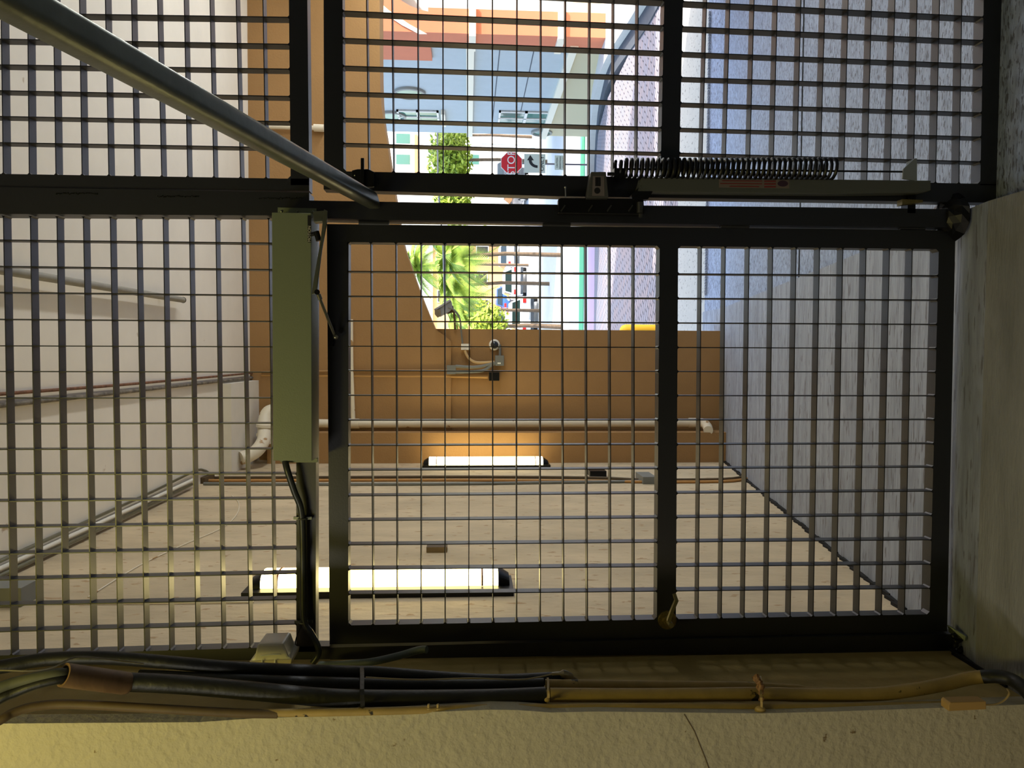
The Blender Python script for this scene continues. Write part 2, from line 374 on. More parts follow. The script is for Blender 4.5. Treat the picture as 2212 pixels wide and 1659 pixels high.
# ------------------------------------------------------------------ gate plane helpers
def member(q, mb, Y=D, depth=.05):
    """frame member: 4 photo corners on the gate plane, swept back"""
    mb.prism([at(x, y, Y) for x, y in q], (0, depth, 0)); return mb
def flat(mb, a, b_, axis, Y=D, depth=.040, th=.0032):
    """one flat grating bar from point a to b"""
    n = Vector((0, 0, th/2)) if axis == 'h' else Vector((th/2, 0, 0))
    mb.prism([a-n, a+n, b_+n, b_-n], (0, depth, 0))
def yx(line, y):      # x on a near-vertical photo line at y
    (x0, y0), (x1, y1) = line; return x0 + (x1-x0)*(y-y0)/(y1-y0)
def xy(line, x):
    (x0, y0), (x1, y1) = line; return y0 + (y1-y0)*(x-x0)/(x1-x0)
def grating(name, hl, vl, left, right, top, bot, parent, Y=D, fillet=True):
    """hl: bars level in the world, as photo lines; vl: upright bars. left/right: world left/right edges, top/bot: world top/bottom edges"""
    mb = MB()
    def inter(h, v):       # h: near-vertical line in the photo, v: near-horizontal one
        x = h[0][0]
        for _ in range(4): y = xy(v, x); x = yx(h, y)
        return (x, y)
    for h in hl:
        a, c = inter(h, left), inter(h, right); flat(mb, at(*a, Y), at(*c, Y), 'h')
    for v in vl:
        a, c = inter(top, v), inter(bot, v); flat(mb, at(*a, Y), at(*c, Y), 'v')
    # little weld fillets where the bars meet the frame
    if fillet:
        f = .006
        for h in hl:
            for e, sg in ((left, 1), (right, -1)):
                p = at(*inter(h, e), Y)
                for u in (1, -1): mb.prism([p, p+Vector((sg*f, 0, 0)), p+Vector((0, 0, u*f))], (0, .038, 0))
        for v in vl:
            for e, sg in ((top, -1), (bot, 1)):
                p = at(*inter(e, v), Y)
                for u in (1, -1): mb.prism([p, p+Vector((0, 0, sg*f)), p+Vector((u*f, 0, 0))], (0, .038, 0))
        for e, su in ((top, -1), (bot, 1)):
            for g_, sg in ((left, 1), (right, -1)):
                p = at(*inter(e, g_), Y); mb.prism([p, p+Vector((sg*f*1.6, 0, 0)), p+Vector((0, 0, su*f*1.6))], (0, .038, 0))
    return mb.build(name, M_black, parent)

# ---- left fixed screen (over the walkway)
T1 = [17, 74, 131, 190, 248, 305, 360.6, 417.6, 474, 532, 587]; T2 = [8.4, 66.5, 124, 181.3, 239.4, 296, 353.5, 410, 467, 523, 581]
hl = [((b2, 534), (a1, 1006)) for a1, b2 in zip(T1, T2)]
hl = [((hl[0][0][0]-57.5*k, 534), (hl[0][1][0]-57.5*k, 1006)) for k in range(5, 0, -1)] + hl
V1 = [520, 577, 633, 690.7, 747.5, 803, 860, 916, 971, 1025, 1082, 1138, 1194.6, 1250, 1305, 1361]
V2 = [525, 582, 637.7, 694, 749, 804, 860, 914.6, 970, 1024, 1078, 1132, 1186.7, 1240, 1296, 1349.5]
vl = [((150, a), (590, c)) for a, c in zip(V1, V2)]
scr = thing('security_screen', 'black steel bar grille fixed above the pedestrian gate, beside the tan wall', 'screen', at(683, 940, D))
e_in = ((0, 466), (580, 471)); e_out = ((0, 1416), (640, 1397)); e_top = ((-325, 466), (-319, 1416)); e_bot = ((641, 471), (640.5, 1397))
grating('grating', hl, vl, e_out, e_in, e_top, e_bot, scr)
b = MB(); member([(640, 466), (683, 466), (682, 1408), (640, 1408)], b); b.build('rail', M_black, scr)
b = MB(); member([(-355, 466), (-325, 466), (-319, 1430), (-352, 1430)], b); b.build('rail', M_black, scr)
b = MB(); member([(-355, 1436), (0, 1416), (640, 1397), (683, 1396), (713, 1396), (713, 1424), (0, 1432), (-355, 1442)], b); b.build('stile', M_black, scr)
# ---- right fixed screen (over the driveway)
R1 = [4, 61, 117.5, 174, 230.6, 287, 344, 401, 457, 514, 570.5]; R2 = [6.8, 63, 120.5, 177, 234.6, 291, 348.8, 405, 461.5, 519, 574]
hl = [((a, 152), (c, 354)) for a, c in zip(R1, R2)]
hl = [((hl[0][0][0]-57*k, 152), (hl[0][1][0]-57*k, 354)) for k in range(5, 0, -1)] + hl
V = [(28, 33), (84.4, 90.5), (140, 145), (195.8, 202.6), (251.5, 257.6), (308, 314)]
vl = [((0, a), (338, c)) for a, c in V]
vl = [((0, 28-56*k), (338, 33-56*k+.9*k)) for k in range(22, 0, -1)] + vl
scr2 = thing('security_screen', 'black steel bar grille fixed above the driveway gate, crossed by the galvanised brace', 'screen', at(668, 0, D))
grating('grating', hl, vl, ((0, 375.5), (628, 386)), ((0, -1260), (609, -1230)), ((-325, 375), (-336, -1240)), ((628, 386), (611.5, -1240)), scr2)
b = MB(); member([(628, 400), (668, 400), (651, -1260), (611.5, -1260)], b); b.build('rail', M_black, scr2)
b = MB(); member([(-355, 378), (-325, 378), (-337, -1240), (-362, -1240)], b); b.build('rail', M_black, scr2)
b = MB(); member([(-355, 369), (0, 375.5), (628, 386), (668, 386), (668, 412), (-355, 400)], b); b.build('stile', M_black, scr2)
b = MB(); member([(-355, -1240), (655, -1240), (655, -1270), (-355, -1270)], b); b.build('stile', M_black, scr2)
# ---- post between the two gates
post = thing('gate_post', 'thick black steel post standing between the pedestrian gate and driveway gate', 'post', at(2135, 470, D))
b = MB(); member([(-355, 399), (0, 404), (668, 416), (668, 433), (780, 435), (1206, 442), (1780, 448), (2140, 453), (2140, 492), (1780, 488), (840, 475), (684, 471), (684, 466), (0, 462), (-355, 459)], b, D-.01, .075); b.build('shaft', M_black, post)
# grout collar round its foot
b = MB()
c0 = at(2140, 472, D+.03)
b.lathe((c0.x, c0.y, -.005), (0, 0, 1), [(0, .085), (.02, .078), (.035, .06), (.05, .045), (.055, .03)], 18)
for v in b.v: v += Vector((random.uniform(-.008, .008), random.uniform(-.008, .008), random.uniform(0, .006)))
b.build('grout_collar', M_darkst, post)
# weld runs on the wide post
for x0, x1, y in ((122, 210, 418), (340, 428, 424), (560, 655, 428)):
    b = MB()
    for k in range(26):
        ball(b, at(lerp(x0, x1, k/25), y+random.uniform(-1.5, 1.5), D-.011), .0016+random.random()*.0012, 6)
    b.build('weld_bead', mat('weld_metal', (60, 62, 50), .3, metal=.9), post)

# ---- pedestrian gate (leaf)
gate = thing('pedestrian_gate', 'black steel bar gate leaf with brass lever, standing over the walkway', 'gate', at(2064, 930, D+.01))
GY = D+.012
DT = [((753, 523), (752, 1350)), ]
outer = dict(t=((706, 484), (712, 1392)), r=((706, 484), (2064, 498)), b=((2064, 498), (2046, 1364)), l=((712, 1392), (2046, 1364)))
D1 = [803, 856.3, 909.3, 961, 1013.3, 1064.6, 1116.3, 1167.6, 1216.5, 1267.8, 1318.8, 1370]; D2 = [805.3, 857.7, 909.3, 961.4, 1012.6, 1065.4, 1116.3, 1167.5, 1218.3, 1269.2, 1319.6, 1370.1]
hl = [((a, 905), (c, 1318)) for a, c in zip(D1, D2)]
va = [587.8, 641.1, 694.5, 748.8, 801.5, 854.5, 907.8, 961.8, 1014.8, 1069.1, 1122.3, 1174.8, 1227.6, 1281]
vb = [592.9, 645.7, 698.6, 751.5, 803.2, 855, 907.1, 959.6, 1011, 1063.6, 1116, 1168.8, 1221.6, 1274]
vl = [((1004 if i < 9 else 1045, p), (1694 if i < 9 else 1717, q)) for i, (p, q) in enumerate(zip(va, vb))]
rin = ((753, 523), (2028, 538)); lin = ((752, 1351), (2008, 1327))
grating('upper_grating', hl, vl, lin, rin, ((750, 523), (753, 1350)), ((1425, 530), (1419, 1337)), gate, GY)
E1 = [1510.4, 1560.9, 1610.9, 1661.4, 1711, 1760.7, 1810.3, 1860, 1909.2, 1958.9]; E2 = [1514.5, 1565.9, 1617.3, 1668, 1718.6, 1768.9, 1819.2, 1869.2, 1919.8, 1969]
hl = [((c, 621), (a, 1091)) for a, c in zip(E1, E2)]
grating('lower_grating', hl, vl, lin, rin, ((1465, 532), (1460, 1336)), ((2028, 538), (2008, 1327)), gate, GY)
b = MB(); member([(706, 484), (1780, 494.5), (2064, 498), (2028, 538), (753, 523), (753, 523)][:5], b, GY); b.build('stile', M_black, gate)
b = MB(); member([(712, 1392), (2046, 1364), (2008, 1327), (752, 1351)], b, GY); b.build('stile', M_black, gate)
b = MB(); member([(706, 484), (753, 523), (752, 1351), (712, 1392)], b, GY); b.build('rail', M_black, gate)
b = MB(); member([(1425, 529), (1465, 531), (1460, 1338), (1419, 1339)], b, GY); b.build('rail', M_black, gate)
b = MB(); member([(2064, 498), (2028, 538), (2008, 1327), (2046, 1364)], b, GY); b.build('rail', M_black, gate)
# lever and rosette
rc = at(1441, 1339, GY)
b = MB(); b.lathe(rc, (0, -1, 0), [(0, .033), (.004, .033), (.007, .031), (.009, .020), (.016, .017), (.018, .010)], 28)
ros = b.build('lock_rosette', M_brass, gate, True)
b = MB()
for k in range(12):
    a = 2*PI*k/12+.2; p = rc+Vector((math.cos(a)*.0285, -.0075, math.sin(a)*.0285)); b.cyl(p, p+Vector((0, .004, 0)), .0016, 8)
b.build('screw_hole', M_lk, ros)
b = MB(); p0 = rc+Vector((.0, -.02, -.006)); p1 = at(1461, 1297, GY-.055); p2 = at(1456, 1282, GY-.05)
b.cyl(rc+Vector((0, -.01, 0)), rc+Vector((0, -.055, 0)), .009, 16)
b.tube([at(1444, 1341, GY-.05), at(1452, 1318, GY-.056), p1, p2], [.0085, .008, .0085, .007], 4, square=True)
b.build('lever_handle', mat('dull_lever', (132, 124, 96), .45, metal=.7), gate)
# jamb on the wall side, with the thin bright reveal
jamb = thing('gate_jamb', 'black steel jamb for the pedestrian gate, fixed to the tan wall', 'jamb', at(2070, 1400, D))
b = MB(); member([(713, 1399), (793, 1397), (1407, 1382), (2046, 1370), (2080, 1371), (2092, 1412), (1700, 1411), (1415, 1414), (713, 1425)], b, D-.005, .08); b.build('frame', M_black, jamb)
b = MB(); member([(793, 1389), (1407, 1375.5), (2044, 1364.5), (2046, 1371), (1407, 1382.5), (793, 1397)], b, D+.04, .03); b.build('stop_strip', M_steel if False else mat('bare_steel_strip', (205, 206, 200), .35, metal=.4), jamb)
# hinges between post and leaf (block the slit)
for i, (x0, x1) in enumerate(((776, 840), (1172, 1232), (1555, 1618), (1941, 1998))):
    b = MB(); c_ = at((x0+x1)/2, 482 + (x0-776)*.008, D+.02); h = (x1-x0)/2*D/FPX
    b.cyl(c_-Vector((0, 0, h)), c_+Vector((0, 0, h)), .011, 14); b.build('hinge', M_black, gate)

# ---- driveway gate
dg = thing('driveway_gate', 'wide black steel bar gate across the driveway, right of the post', 'gate', at(2160, 200, D))
gYd = D
U1 = [793, 847.5, 902.6, 956.6, 1010, 1064, 1117, 1169, 1222, 1274.5, 1326, 1378]; U2 = [796, 850, 904, 957, 1010, 1063.6, 1116, 1168.6, 1221, 1273, 1325, 1376]
hl = [((a, 202), (c, 354)) for a, c in zip(U1, U2)]
hl = [((c-(c-a)*.3*354/152*0 + (a-c)*.6, 202), (c, 354)) for a, c in zip(U1, U2)]
g1 = [-18, 38.8, 96.2, 153.6, 209.3, 265, 319]; g2 = [23.9, 76, 129.2, 180.6, 235.7, 288.9, 342.5]
vl = [((1071, a), (1877, c)) for a, c in zip(g1, g2)]
vl = [((1071, -18-56.4*k), (1877, 23.9-53.2*k)) for k in range(21, 0, -1)] + vl
lg = ((749, 370), (2118, 397)); rg = ((740, -1240), (2125, -1100))
grating('upper_grating', hl, vl, lg, rg, ((740, 10), (742, 370)), ((1435, 0), (1428, 330)), dg, gYd)
L1 = [1525, 1575.5, 1627.6, 1678, 1729, 1780.7, 1831, 1881.6, 1932, 1980, 2028.5, 2077]; L2 = [1519, 1569.6, 1622, 1672.8, 1723.8, 1775, 1825.8, 1876, 1926, 1975.6, 2024, 2073.6]
hl = [((a, 92), (c, 257)) for a, c in zip(L1, L2)]
hl = [((c+(a-c)*.8, 92), (c, 257)) for a, c in zip(L1, L2)]
grating('lower_grating', hl, vl, lg, rg, ((1475, 18), (1469, 283)), ((2125, 0), (2117.5, 400)), dg, gYd)
def ext(line, y): return (yx(line, y), y)
b = MB(); member([(699, 369), (742, 370), (2118, 397), (2155, 398), (2153, 438), (1780, 432), (1206, 424), (828, 413), (699, 409)], b, gYd); b.build('stile', M_black, dg)
for l0, l1 in ((((699, 0), (700, 337)), ((740, 10), (742, 370))), (((1435, 0), (1428, 330)), ((1475, 18), (1469, 283))), (((2125, 0), (2117.5, 400)), ((2166, 0), (2153, 430)))):
    yb = 400; b = MB(); member([ext(l0, yb), ext(l1, yb), ext(l1, -1240), ext(l0, -1240)], b, gYd); b.build('rail', M_black, dg)
b = MB(); member([(720, -1240), (2170, -1100), (2170, -1150), (720, -1290)], b, gYd); b.build('stile', M_black, dg)
# small hinge block between gate and post, low
b = MB(); c_ = at(1962, 444, D+.01); b.box(c_-Vector((.03, .02, .014)), c_+Vector((.03, .02, .014))); b.build('hinge', M_darkst, dg)
b = MB(); c_ = at(1925, 440, D-.02); b.prism([at(1938, 446, D-.02), at(1938, 434, D-.02), at(1982, 436, D-.02), at(1982, 441, D-.02)], (0, -.03, 0)); b.build('hinge_stop', M_brass, dg)

# ---- galvanised brace
br = thing('brace_pole', 'long galvanised steel brace running from the gate post back over the camera', 'pole', at(800, 428, 2.44))
P0 = at(806, 434, 2.465); P1 = at(0, -14, .95); dv = (P1-P0)
p_end = P0 + dv*((P0.y+3.98)/(-dv.y))
b = MB()
r_ = .0268; prof_ = []
upv = Vector((0, 0, 1)); dn = dv.normalized(); w_ = dn.cross(upv).normalized(); u_ = w_.cross(dn).normalized()
sec = []
for k in range(24):
    a = 2*PI*k/24; cx, cz = math.cos(a), math.sin(a); q = (abs(cx)**4+abs(cz)**4)**-.25
    sec.append((w_*cx+u_*cz)*r_*q*.92)
st = [P0+s_+dn*((s_.dot(w_)+.03)*-1.1 + .05) for s_ in sec]
en = [p_end+s_ for s_ in sec]
b.add(st+en, [tuple(range(23, -1, -1)), tuple(range(24, 48))]+[(k, (k+1) % 24, (k+1) % 24+24, k+24) for k in range(24)])
b.build('tube', M_galv, br, True)

# ---- bolt latch block on the driveway gate near the brace foot
lt = thing('drop_bolt', 'dark steel slide bolt block on the driveway gate beside the brace foot', 'latch', at(785, 385, D-.03))
b = MB(); b.prism([at(760, 368, D-.03), at(772, 365, D-.03), at(796, 365, D-.03), at(808, 371, D-.03), at(808, 403, D-.03), at(796, 404, D-.03), at(760, 401, D-.03)], (0, .03, 0)); b.build('housing', M_darkst, lt, bevel=.002)
b = MB(); b.prism([at(779, 341, D-.045), at(786, 341, D-.045), at(786, 425, D-.045), at(779, 425, D-.045)], (0, .014, 0)); b.build('bolt', M_darkst, lt, bevel=.001)
for y in (379, 394):
    b = MB(); ball(b, at(766, y, D-.031), .002, 8); b.build('screw', M_steel, lt)

# ---- spring closer on the driveway gate
cl = thing('spring_gate_closer', 'gate closer with black coil spring and long grey channel across the driveway gate', 'gate closer', at(2010, 400, D-.05))
cy = D-.05
b = MB(); b.prism([at(1385, 383, cy), at(2011, 390, cy), (at(2011, 411, cy)), at(1990, 416, cy), at(1800, 418, cy), at(1376, 414, cy)], (0, .045, 0)); b.build('channel', mat('grey_channel_steel', (96, 98, 90), .45, metal=.4), cl, bevel=.002)
b = MB(); b.prism([at(1364, 420, cy), at(1385, 400, cy), at(1410, 414, cy), at(1400, 430, cy), at(1366, 432, cy)], (0, .03, 0)); b.build('gusset', M_darkst, cl)
# coil spring
ca, cb_ = at(1330, 365, cy+.01), at(1800, 366, cy+.01); turns = 42; pts = []
ra, rb = 20*D/FPX, 22.5*D/FPX
for k in range(turns*14+1):
    t = k/(turns*14); a = 2*PI*k/14; c_ = lerp(ca, cb_, t); r = lerp(ra, rb, t)*(.8 if t < .03 else 1)
    pts.append(c_+Vector((math.cos(a)*r, math.sin(a)*r, 0)))
b = MB(); b.tube(pts, .0056, 7); b.build('coil_spring', M_darkst, cl, True)
b = MB(); b.cyl(ca, at(1952, 371, cy+.01), .0032, 10); ball(b, at(1955, 371, cy+.01), .008, 10); b.build('rod', M_darkst, cl, True)
b = MB(); b.prism([at(1952, 365, cy), at(1976, 342, cy), at(1976, 390, cy), at(1950, 386, cy)], (0, .006, 0)); b.prism([at(1976, 342, cy), at(1981, 342, cy), at(1981, 392, cy), at(1976, 392, cy)], (0, .05, 0)); b.build('end_bracket', mat('pale_bracket', (150, 156, 156), .4, metal=.5), cl)
b = MB(); b.prism([at(1277, 371, cy-.02), at(1309, 371, cy-.02), at(1315, 427, cy-.02), at(1268, 427, cy-.02)], (0, .05, 0)); hb = b.build('head_bracket', mat('grey_bracket', (84, 84, 82), .5, metal=.4), cl, bevel=.002)
b = MB(); b.prism([at(1281, 380, cy-.021), at(1305, 380, cy-.021), at(1306, 423, cy-.021), at(1279, 423, cy-.021)], (0, .0008, 0)); b.build('label_plate', mat('faded_label', (104, 96, 96), .7), hb)
b = MB()
for k in range(9): b.prism([at(1286+k*1.3, 383+k*0, cy-.022), at(1287+k*1.3, 383, cy-.022), at(1287+k*1.3, 402, cy-.022), at(1286+k*1.3, 402, cy-.022)], (0, .0006, 0))
b.lathe(at(1290, 412, cy-.0215), (0, -1, 0), [(0, .010), (.0008, .010)], 18); b.build('label_print', M_lk, hb)
b = MB(); b.prism([at(1206, 430, cy+.005), at(1211, 427, cy+.005), at(1390, 429, cy+.005), at(1393, 460, cy+.005), at(1386, 464, cy+.005), at(1205, 461, cy+.005)], (0, .03, 0)); b.build('mounting_plate', M_darkst, cl, bevel=.003)
M_bolt = mat('bolt_steel', (90, 90, 84), .35, metal=.8)
for x in (1216, 1275, 1316, 1362): b = MB(); b.prism([at(x-5, 455, cy), at(x-3, 457, cy), at(x+6, 444, cy), at(x+4, 442, cy)], (0, .006, 0)); b.build('bolt', M_bolt, cl)
b = MB(); b.cyl(at(1382, 437, cy-.02), at(1382, 460, cy-.02), .010, 12); b.cyl(at(1384, 462, cy-.02), at(1384, 470, cy-.02), .007, 10); b.build('bolt', mat('bolt_steel', (90, 90, 84), .35, metal=.8), cl)
b = MB(); b.prism([at(1327, 363, cy-.012), at(1353, 363, cy-.012), at(1353, 380, cy-.012), at(1327, 380, cy-.012)], (0, .03, 0)); b.cyl(at(1312, 376, cy), at(1330, 376, cy), .006, 10); b.build('clevis', M_darkst, cl)
b = MB(); b.cyl(at(1221, 405, cy), at(1222, 426, cy), .0025, 8); ball(b, at(1221, 405, cy), .004, 8); b.build('release_pin', M_steel, cl)
lab = MB(); lab.prism([at(1553, 387, cy-.001), at(1705, 389, cy-.001), at(1705, 407, cy-.001), at(1553, 405, cy-.001)], (0, .0012, 0)); lp = lab.build('warning_label', mat('dusty_label', (112, 100, 92), .7), cl)
b = MB()
for k, (x0, x1) in enumerate(((1560, 1646), (1556, 1646), (1576, 1640))):
    yv = 389.5+k*6; b.prism([at(x0, yv, cy-.0022), at(x1, yv+.8, cy-.0022), at(x1, yv+2.6, cy-.0022), at(x0, yv+1.8, cy-.0022)], (0, .001, 0))
for k in range(3):
    yv = 390+k*6; b.prism([at(1651, yv, cy-.0022), at(1676, yv, cy-.0022), at(1676, yv+3, cy-.0022), at(1651, yv+3, cy-.0022)], (0, .001, 0))
b.build('label_print', M_lred, lp)
b = MB(); c_ = at(1691, 396.5, cy-.0022)
b.prism([c_+Vector((math.cos(a)*.010, 0, math.sin(a)*.018)) for a in [2*PI*k/20 for k in range(20)]], (0, .001, 0)); b.build('oval_emblem', mat('emblem_dark', (56, 34, 52), .6), lp)

# ---- gate operator box with arm
op = thing('gate_operator', 'olive grey gate opener box with folding steel arm mounted over the pedestrian gate', 'gate opener', at(676, 725, D-.01))
oy = D-.115
def q2(mb, pts, Y, dep): mb.prism([at(x, y, Y) for x, y in pts], (0, dep, 0)); return mb
b = MB(); q2(b, [(587, 458.5), (672, 460), (674, 996), (590, 995)], oy, .105); b.build('housing', M_olive, op, bevel=.002)
b = MB(); q2(b, [(600, 448), (683, 450), (683, 466), (600, 466)], D-.014, .012); b.build('back_plate', M_olive, op)
b = MB(); q2(b, [(605, 990), (685, 990), (686, 999), (606, 999)], D-.03, .02); b.build('back_plate', M_olive, op)
for x in (608, 642, 676): b = MB(); ball(b, at(x, 457, D-.016), .004, 8); b.build('screw', M_galv, op)
pl = MB(); q2(pl, [(664.5, 465), (671.5, 465), (671.5, 524), (664.5, 523)], oy-.001, .002); npl = pl.build('name_plate', M_lk, op)
textobj('MOTION', .0125, at(668.6, 505, oy-.0015), at(668, 400, oy)-at(668, 500, oy), Vector((0, 0, 1)), mat('plate_print', (196, 192, 176), .5), 'lettering', npl, .0003)
b = MB(); q2(b, [(676, 457), (700, 455), (702, 470), (696, 478), (678, 480)], oy-.03, .035); q2(b, [(700, 452), (707, 455), (706, 478), (695, 540), (683, 634), (673, 636), (674, 625), (692, 520)], oy-.045, .010); b.build('lever_arm', M_galv, op, bevel=.001)
b = MB(); b.cyl(at(683, 500, oy-.02), at(689, 520, oy-.02), .009, 12); b.cyl(at(679, 505, oy-.02), at(672, 506, oy-.02), .007, 10); b.build('shaft', M_darkst, op, True)
b = MB(); b.cyl(at(685, 631, oy-.06), at(685, 631, oy-.03), .0085, 14); b.build('knuckle', M_darkst, op, True)
b = MB(); b.tube([at(688, 636, oy-.05), at(692, 647, oy-.05)], .007, 10); b.tube([at(691, 645, oy-.05), at(722, 722, D-.02)], .0045, 10); ball(b, at(725, 728, D-.02), .009, 10); b.build('tie_rod', mat('rod_steel', (150, 148, 130), .3, metal=.9), op, True)
b = MB(); q2(b, [(711, 708), (719, 708), (719, 748), (711, 748)], D-.004, .014); b.build('gate_bracket', M_darkst, op)
# flexible conduit going down the rail from the operator
fx = thing('flexible_conduit', 'black flexible cable conduit from the opener box along the screen rail to the wall', 'conduit', at(690, 1420, D-.02))
path = smoothpath([at(616, 996, D-.04), at(622, 1020, D-.05), at(636, 1062, D-.04), at(650, 1100, D-.03), at(654, 1160, D-.025), at(655, 1260, D-.025), at(657, 1340, D-.03), at(672, 1368, D-.045), at(686, 1395, D-.05), at(687, 1415, D-.05), at(676, 1432, D-.05)], 6)
b = MB(); b.tube(path, .0105, 12); b.build('hose', mat('black_flex_conduit', (40, 44, 44), .38), fx, True)
for (x, y) in ((654, 1120), (656, 1344)):
    b = MB(); b.box(at(x, y, D-.012)-Vector((.003, .004, .030)), at(x, y, D-.012)+Vector((.006, .006, .030)))
    c_ = at(x, y, D-.025); b.tube([c_+Vector((.003*0, -math.sin(a)*.014, math.cos(a)*.014)) for a in [PI*k/8 for k in range(9)]], .0028, 6); b.build('clamp', M_galv, fx)
b = MB(); b.tube(smoothpath([at(652, 1350, D-.03), at(642, 1372, D-.04), at(638, 1392, D-.04), at(646, 1402, D-.03)], 5), .002, 6); b.build('thin_wire', M_rubber, fx, True)

# ---- clear plastic cover box by the jamb
cv = thing('plastic_cover_box', 'clear plastic bubble cover box fixed beside the opener cable, above the black pipes', 'cover box', at(585, 1436, D-.12))
cyv = D-.14
b = MB(); q2(b, [(556, 1392), (612, 1390), (622, 1418), (632, 1423), (625, 1432), (538, 1435), (541, 1427), (549, 1421)], cyv, .10); b.build('lid', M_clear, cv, bevel=.006)
b = MB(); q2(b, [(538, 1429), (631, 1424), (628, 1437), (540, 1440)], cyv-.006, .11); b.build('base', mat('pale_plastic', (200, 190, 160), .4), cv, bevel=.003)
b = MB(); b.tube([at(562, 1417, cyv-.004), at(590, 1414, cyv-.006), at(605, 1414, cyv-.004)], .002, 8)
for x in (566, 594): b.tube([at(x, 1424, cyv-.008), at(x, 1434, cyv-.012)], .0022, 8)
b.build('clip', M_signw, cv)

# ------------------------------------------------------------------ pipes and hoses on the near wall
def hose(name, label, cat, pts, r, m, seg=12, group=None, k=6):
    b = MB(); b.tube(smoothpath([at(*p) for p in pts], k), r, seg); o = b.build(name, m, smooth=True); tag(o, label, cat, group); return o
px = 1/760
hose('drain_hose', 'thick black hose, topmost of the bundle beside the clear cover box', 'hose', [(-120, 1462, 2.02), (0, 1441, 2.06), (101, 1424, 2.1), (228, 1421, 2.12), (354, 1430, 2.14), (481, 1441, 2.15), (600, 1447, 2.17), (762, 1452, 2.18), (813, 1453, 2.19), (940, 1463, 2.2), (1066, 1470, 2.2), (1180, 1466, 2.2), (1226, 1463, 2.21)], .0185, M_rubber)
hose('black_hose', 'thick black hose leaving the brown coupling and meeting the tan painted pipe', 'hose', [(270, 1473, 1.99), (360, 1477, 2.0), (430, 1482, 2.01), (560, 1494, 2.02), (680, 1505, 2.03), (762, 1509, 2.04), (889, 1510, 2.05), (1060, 1508, 2.06), (1178, 1503, 2.07)], .0245, M_rubber)
hose('black_hose', 'middle black hose running between the two thicker black hoses', 'hose', [(300, 1460, 2.12), (560, 1471, 2.13), (762, 1477, 2.14), (1000, 1481, 2.15), (1174, 1478, 2.16)], .0175, M_rubber)
cp = thing('pipe_coupling', 'brown pipe coupling with open dark end on the black hose near the top', 'coupling', at(210, 1500, 1.97))
b = MB(); a_, c_ = at(137, 1458, 1.87), at(280, 1477, 1.99)
nd = (c_-a_).normalized(); ln = (c_-a_).length
b.lathe(a_, nd, [(.012, .0225), (0, .0225), (0, .0285), (ln-.012, .0285), (ln-.003, .026), (ln, .022)], 26); b.build('sleeve', M_wood, cp, True)
b = MB(); b.lathe(a_, nd, [(.004, .022), (.006, .022)], 20); b.build('dark_opening', M_dark, cp)
hose('grey_cable', 'grey cable curving up out of the open end of the brown coupling', 'cable', [(150, 1457, 1.885), (128, 1455, 1.865), (80, 1463, 1.85), (30, 1475, 1.84), (0, 1485, 1.83), (-120, 1530, 1.79)],   .0135, mat('weathered_grey_hose', (84, 86, 70), .7, var=.3, vscale=12))
hose('black_cable', 'black cable bending down and left below the grey cable at the coupling', 'cable', [(160, 1464, 1.89), (130, 1467, 1.86), (80, 1478, 1.845), (30, 1497, 1.835), (0, 1510, 1.825), (-120, 1575, 1.79)], .012, M_rubber)
hose('brown_conduit', 'weathered brown conduit curving away over the lit yellow wall', 'conduit', [(-80, 1600, 1.85), (0, 1556, 1.88), (28, 1540, 1.9), (76, 1526, 1.92), (152, 1521, 1.94), (304, 1529, 1.95), (506, 1540, 1.965), (600, 1542, 1.972)], .0115, M_brownp)
hose('painted_conduit', 'thin tan painted conduit running down right against the plaster pier', 'conduit', [(560, 1540, 1.972), (700, 1539, 1.975), (900, 1534, 1.99), (1000, 1530, 2.01), (1120, 1529, 2.02), (1400, 1527, 2.02), (1640, 1527, 2.02), (1800, 1527, 2.02), (2040, 1522, 2.02)], .0105, M_painted)
hose('painted_pipe', 'thick tan painted pipe with dark scuffs, turning black at the floor', 'pipe', [(1188, 1501, 2.07), (1400, 1502, 2.07), (1640, 1499, 2.07), (1740, 1501, 2.07), (1880, 1500, 2.06), (1960, 1492, 2.06), (2040, 1478, 2.08), (2090, 1466, 2.09), (2130, 1461, 2.08)], .0195, M_painted)
hose('black_hose', 'black hose bending over the floor from the end of the painted pipe', 'hose', [(2122, 1462, 2.08), (2150, 1461, 2.06), (2185, 1468, 2.03), (2215, 1490, 1.98), (2245, 1530, 1.93)], .0195, M_rubber)
hose('painted_pipe', 'thinner tan painted pipe lying above the thick scuffed painted pipe', 'pipe', [(1178, 1478, 2.15), (1400, 1481, 2.14), (1640, 1484, 2.14), (1740, 1489, 2.13), (1850, 1494, 2.12), (1900, 1497, 2.11)], [.0145]*12+[.0125]*6+[.0085]*7+[.007]*6, M_painted)
hose('grey_hose', 'short blue-grey hose pointing up off the wall, beside the gate jamb', 'hose', [(690, 1437, 2.42), (740, 1435, 2.38), (800, 1430, 2.33), (860, 1417, 2.33), (905, 1404, 2.32), (922, 1403, 2.31)], .0115, mat('blue_grey_hose', (86, 96, 92), .5))
hose('thin_cable', 'thin pale wire looping over the brown coupling', 'wire', [(-60, 1449, 1.93), (0, 1448, 1.93), (70, 1449, 1.93), (115, 1441, 1.93), (150, 1424, 1.95), (180, 1419, 1.98), (250, 1426, 2.05), (310, 1434, 2.1)], .0022, mat('pale_wire', (110, 104, 84), .6), 8)
hose('thin_cable', 'thin silver wire along the black bundle above the painted pipe joint', 'wire', [(790, 1463, 2.12), (900, 1468, 2.12), (1020, 1465, 2.13), (1120, 1468, 2.13), (1170, 1461, 2.14), (1200, 1455, 2.15), (1228, 1458, 2.16)], .0022, M_tape, 8)
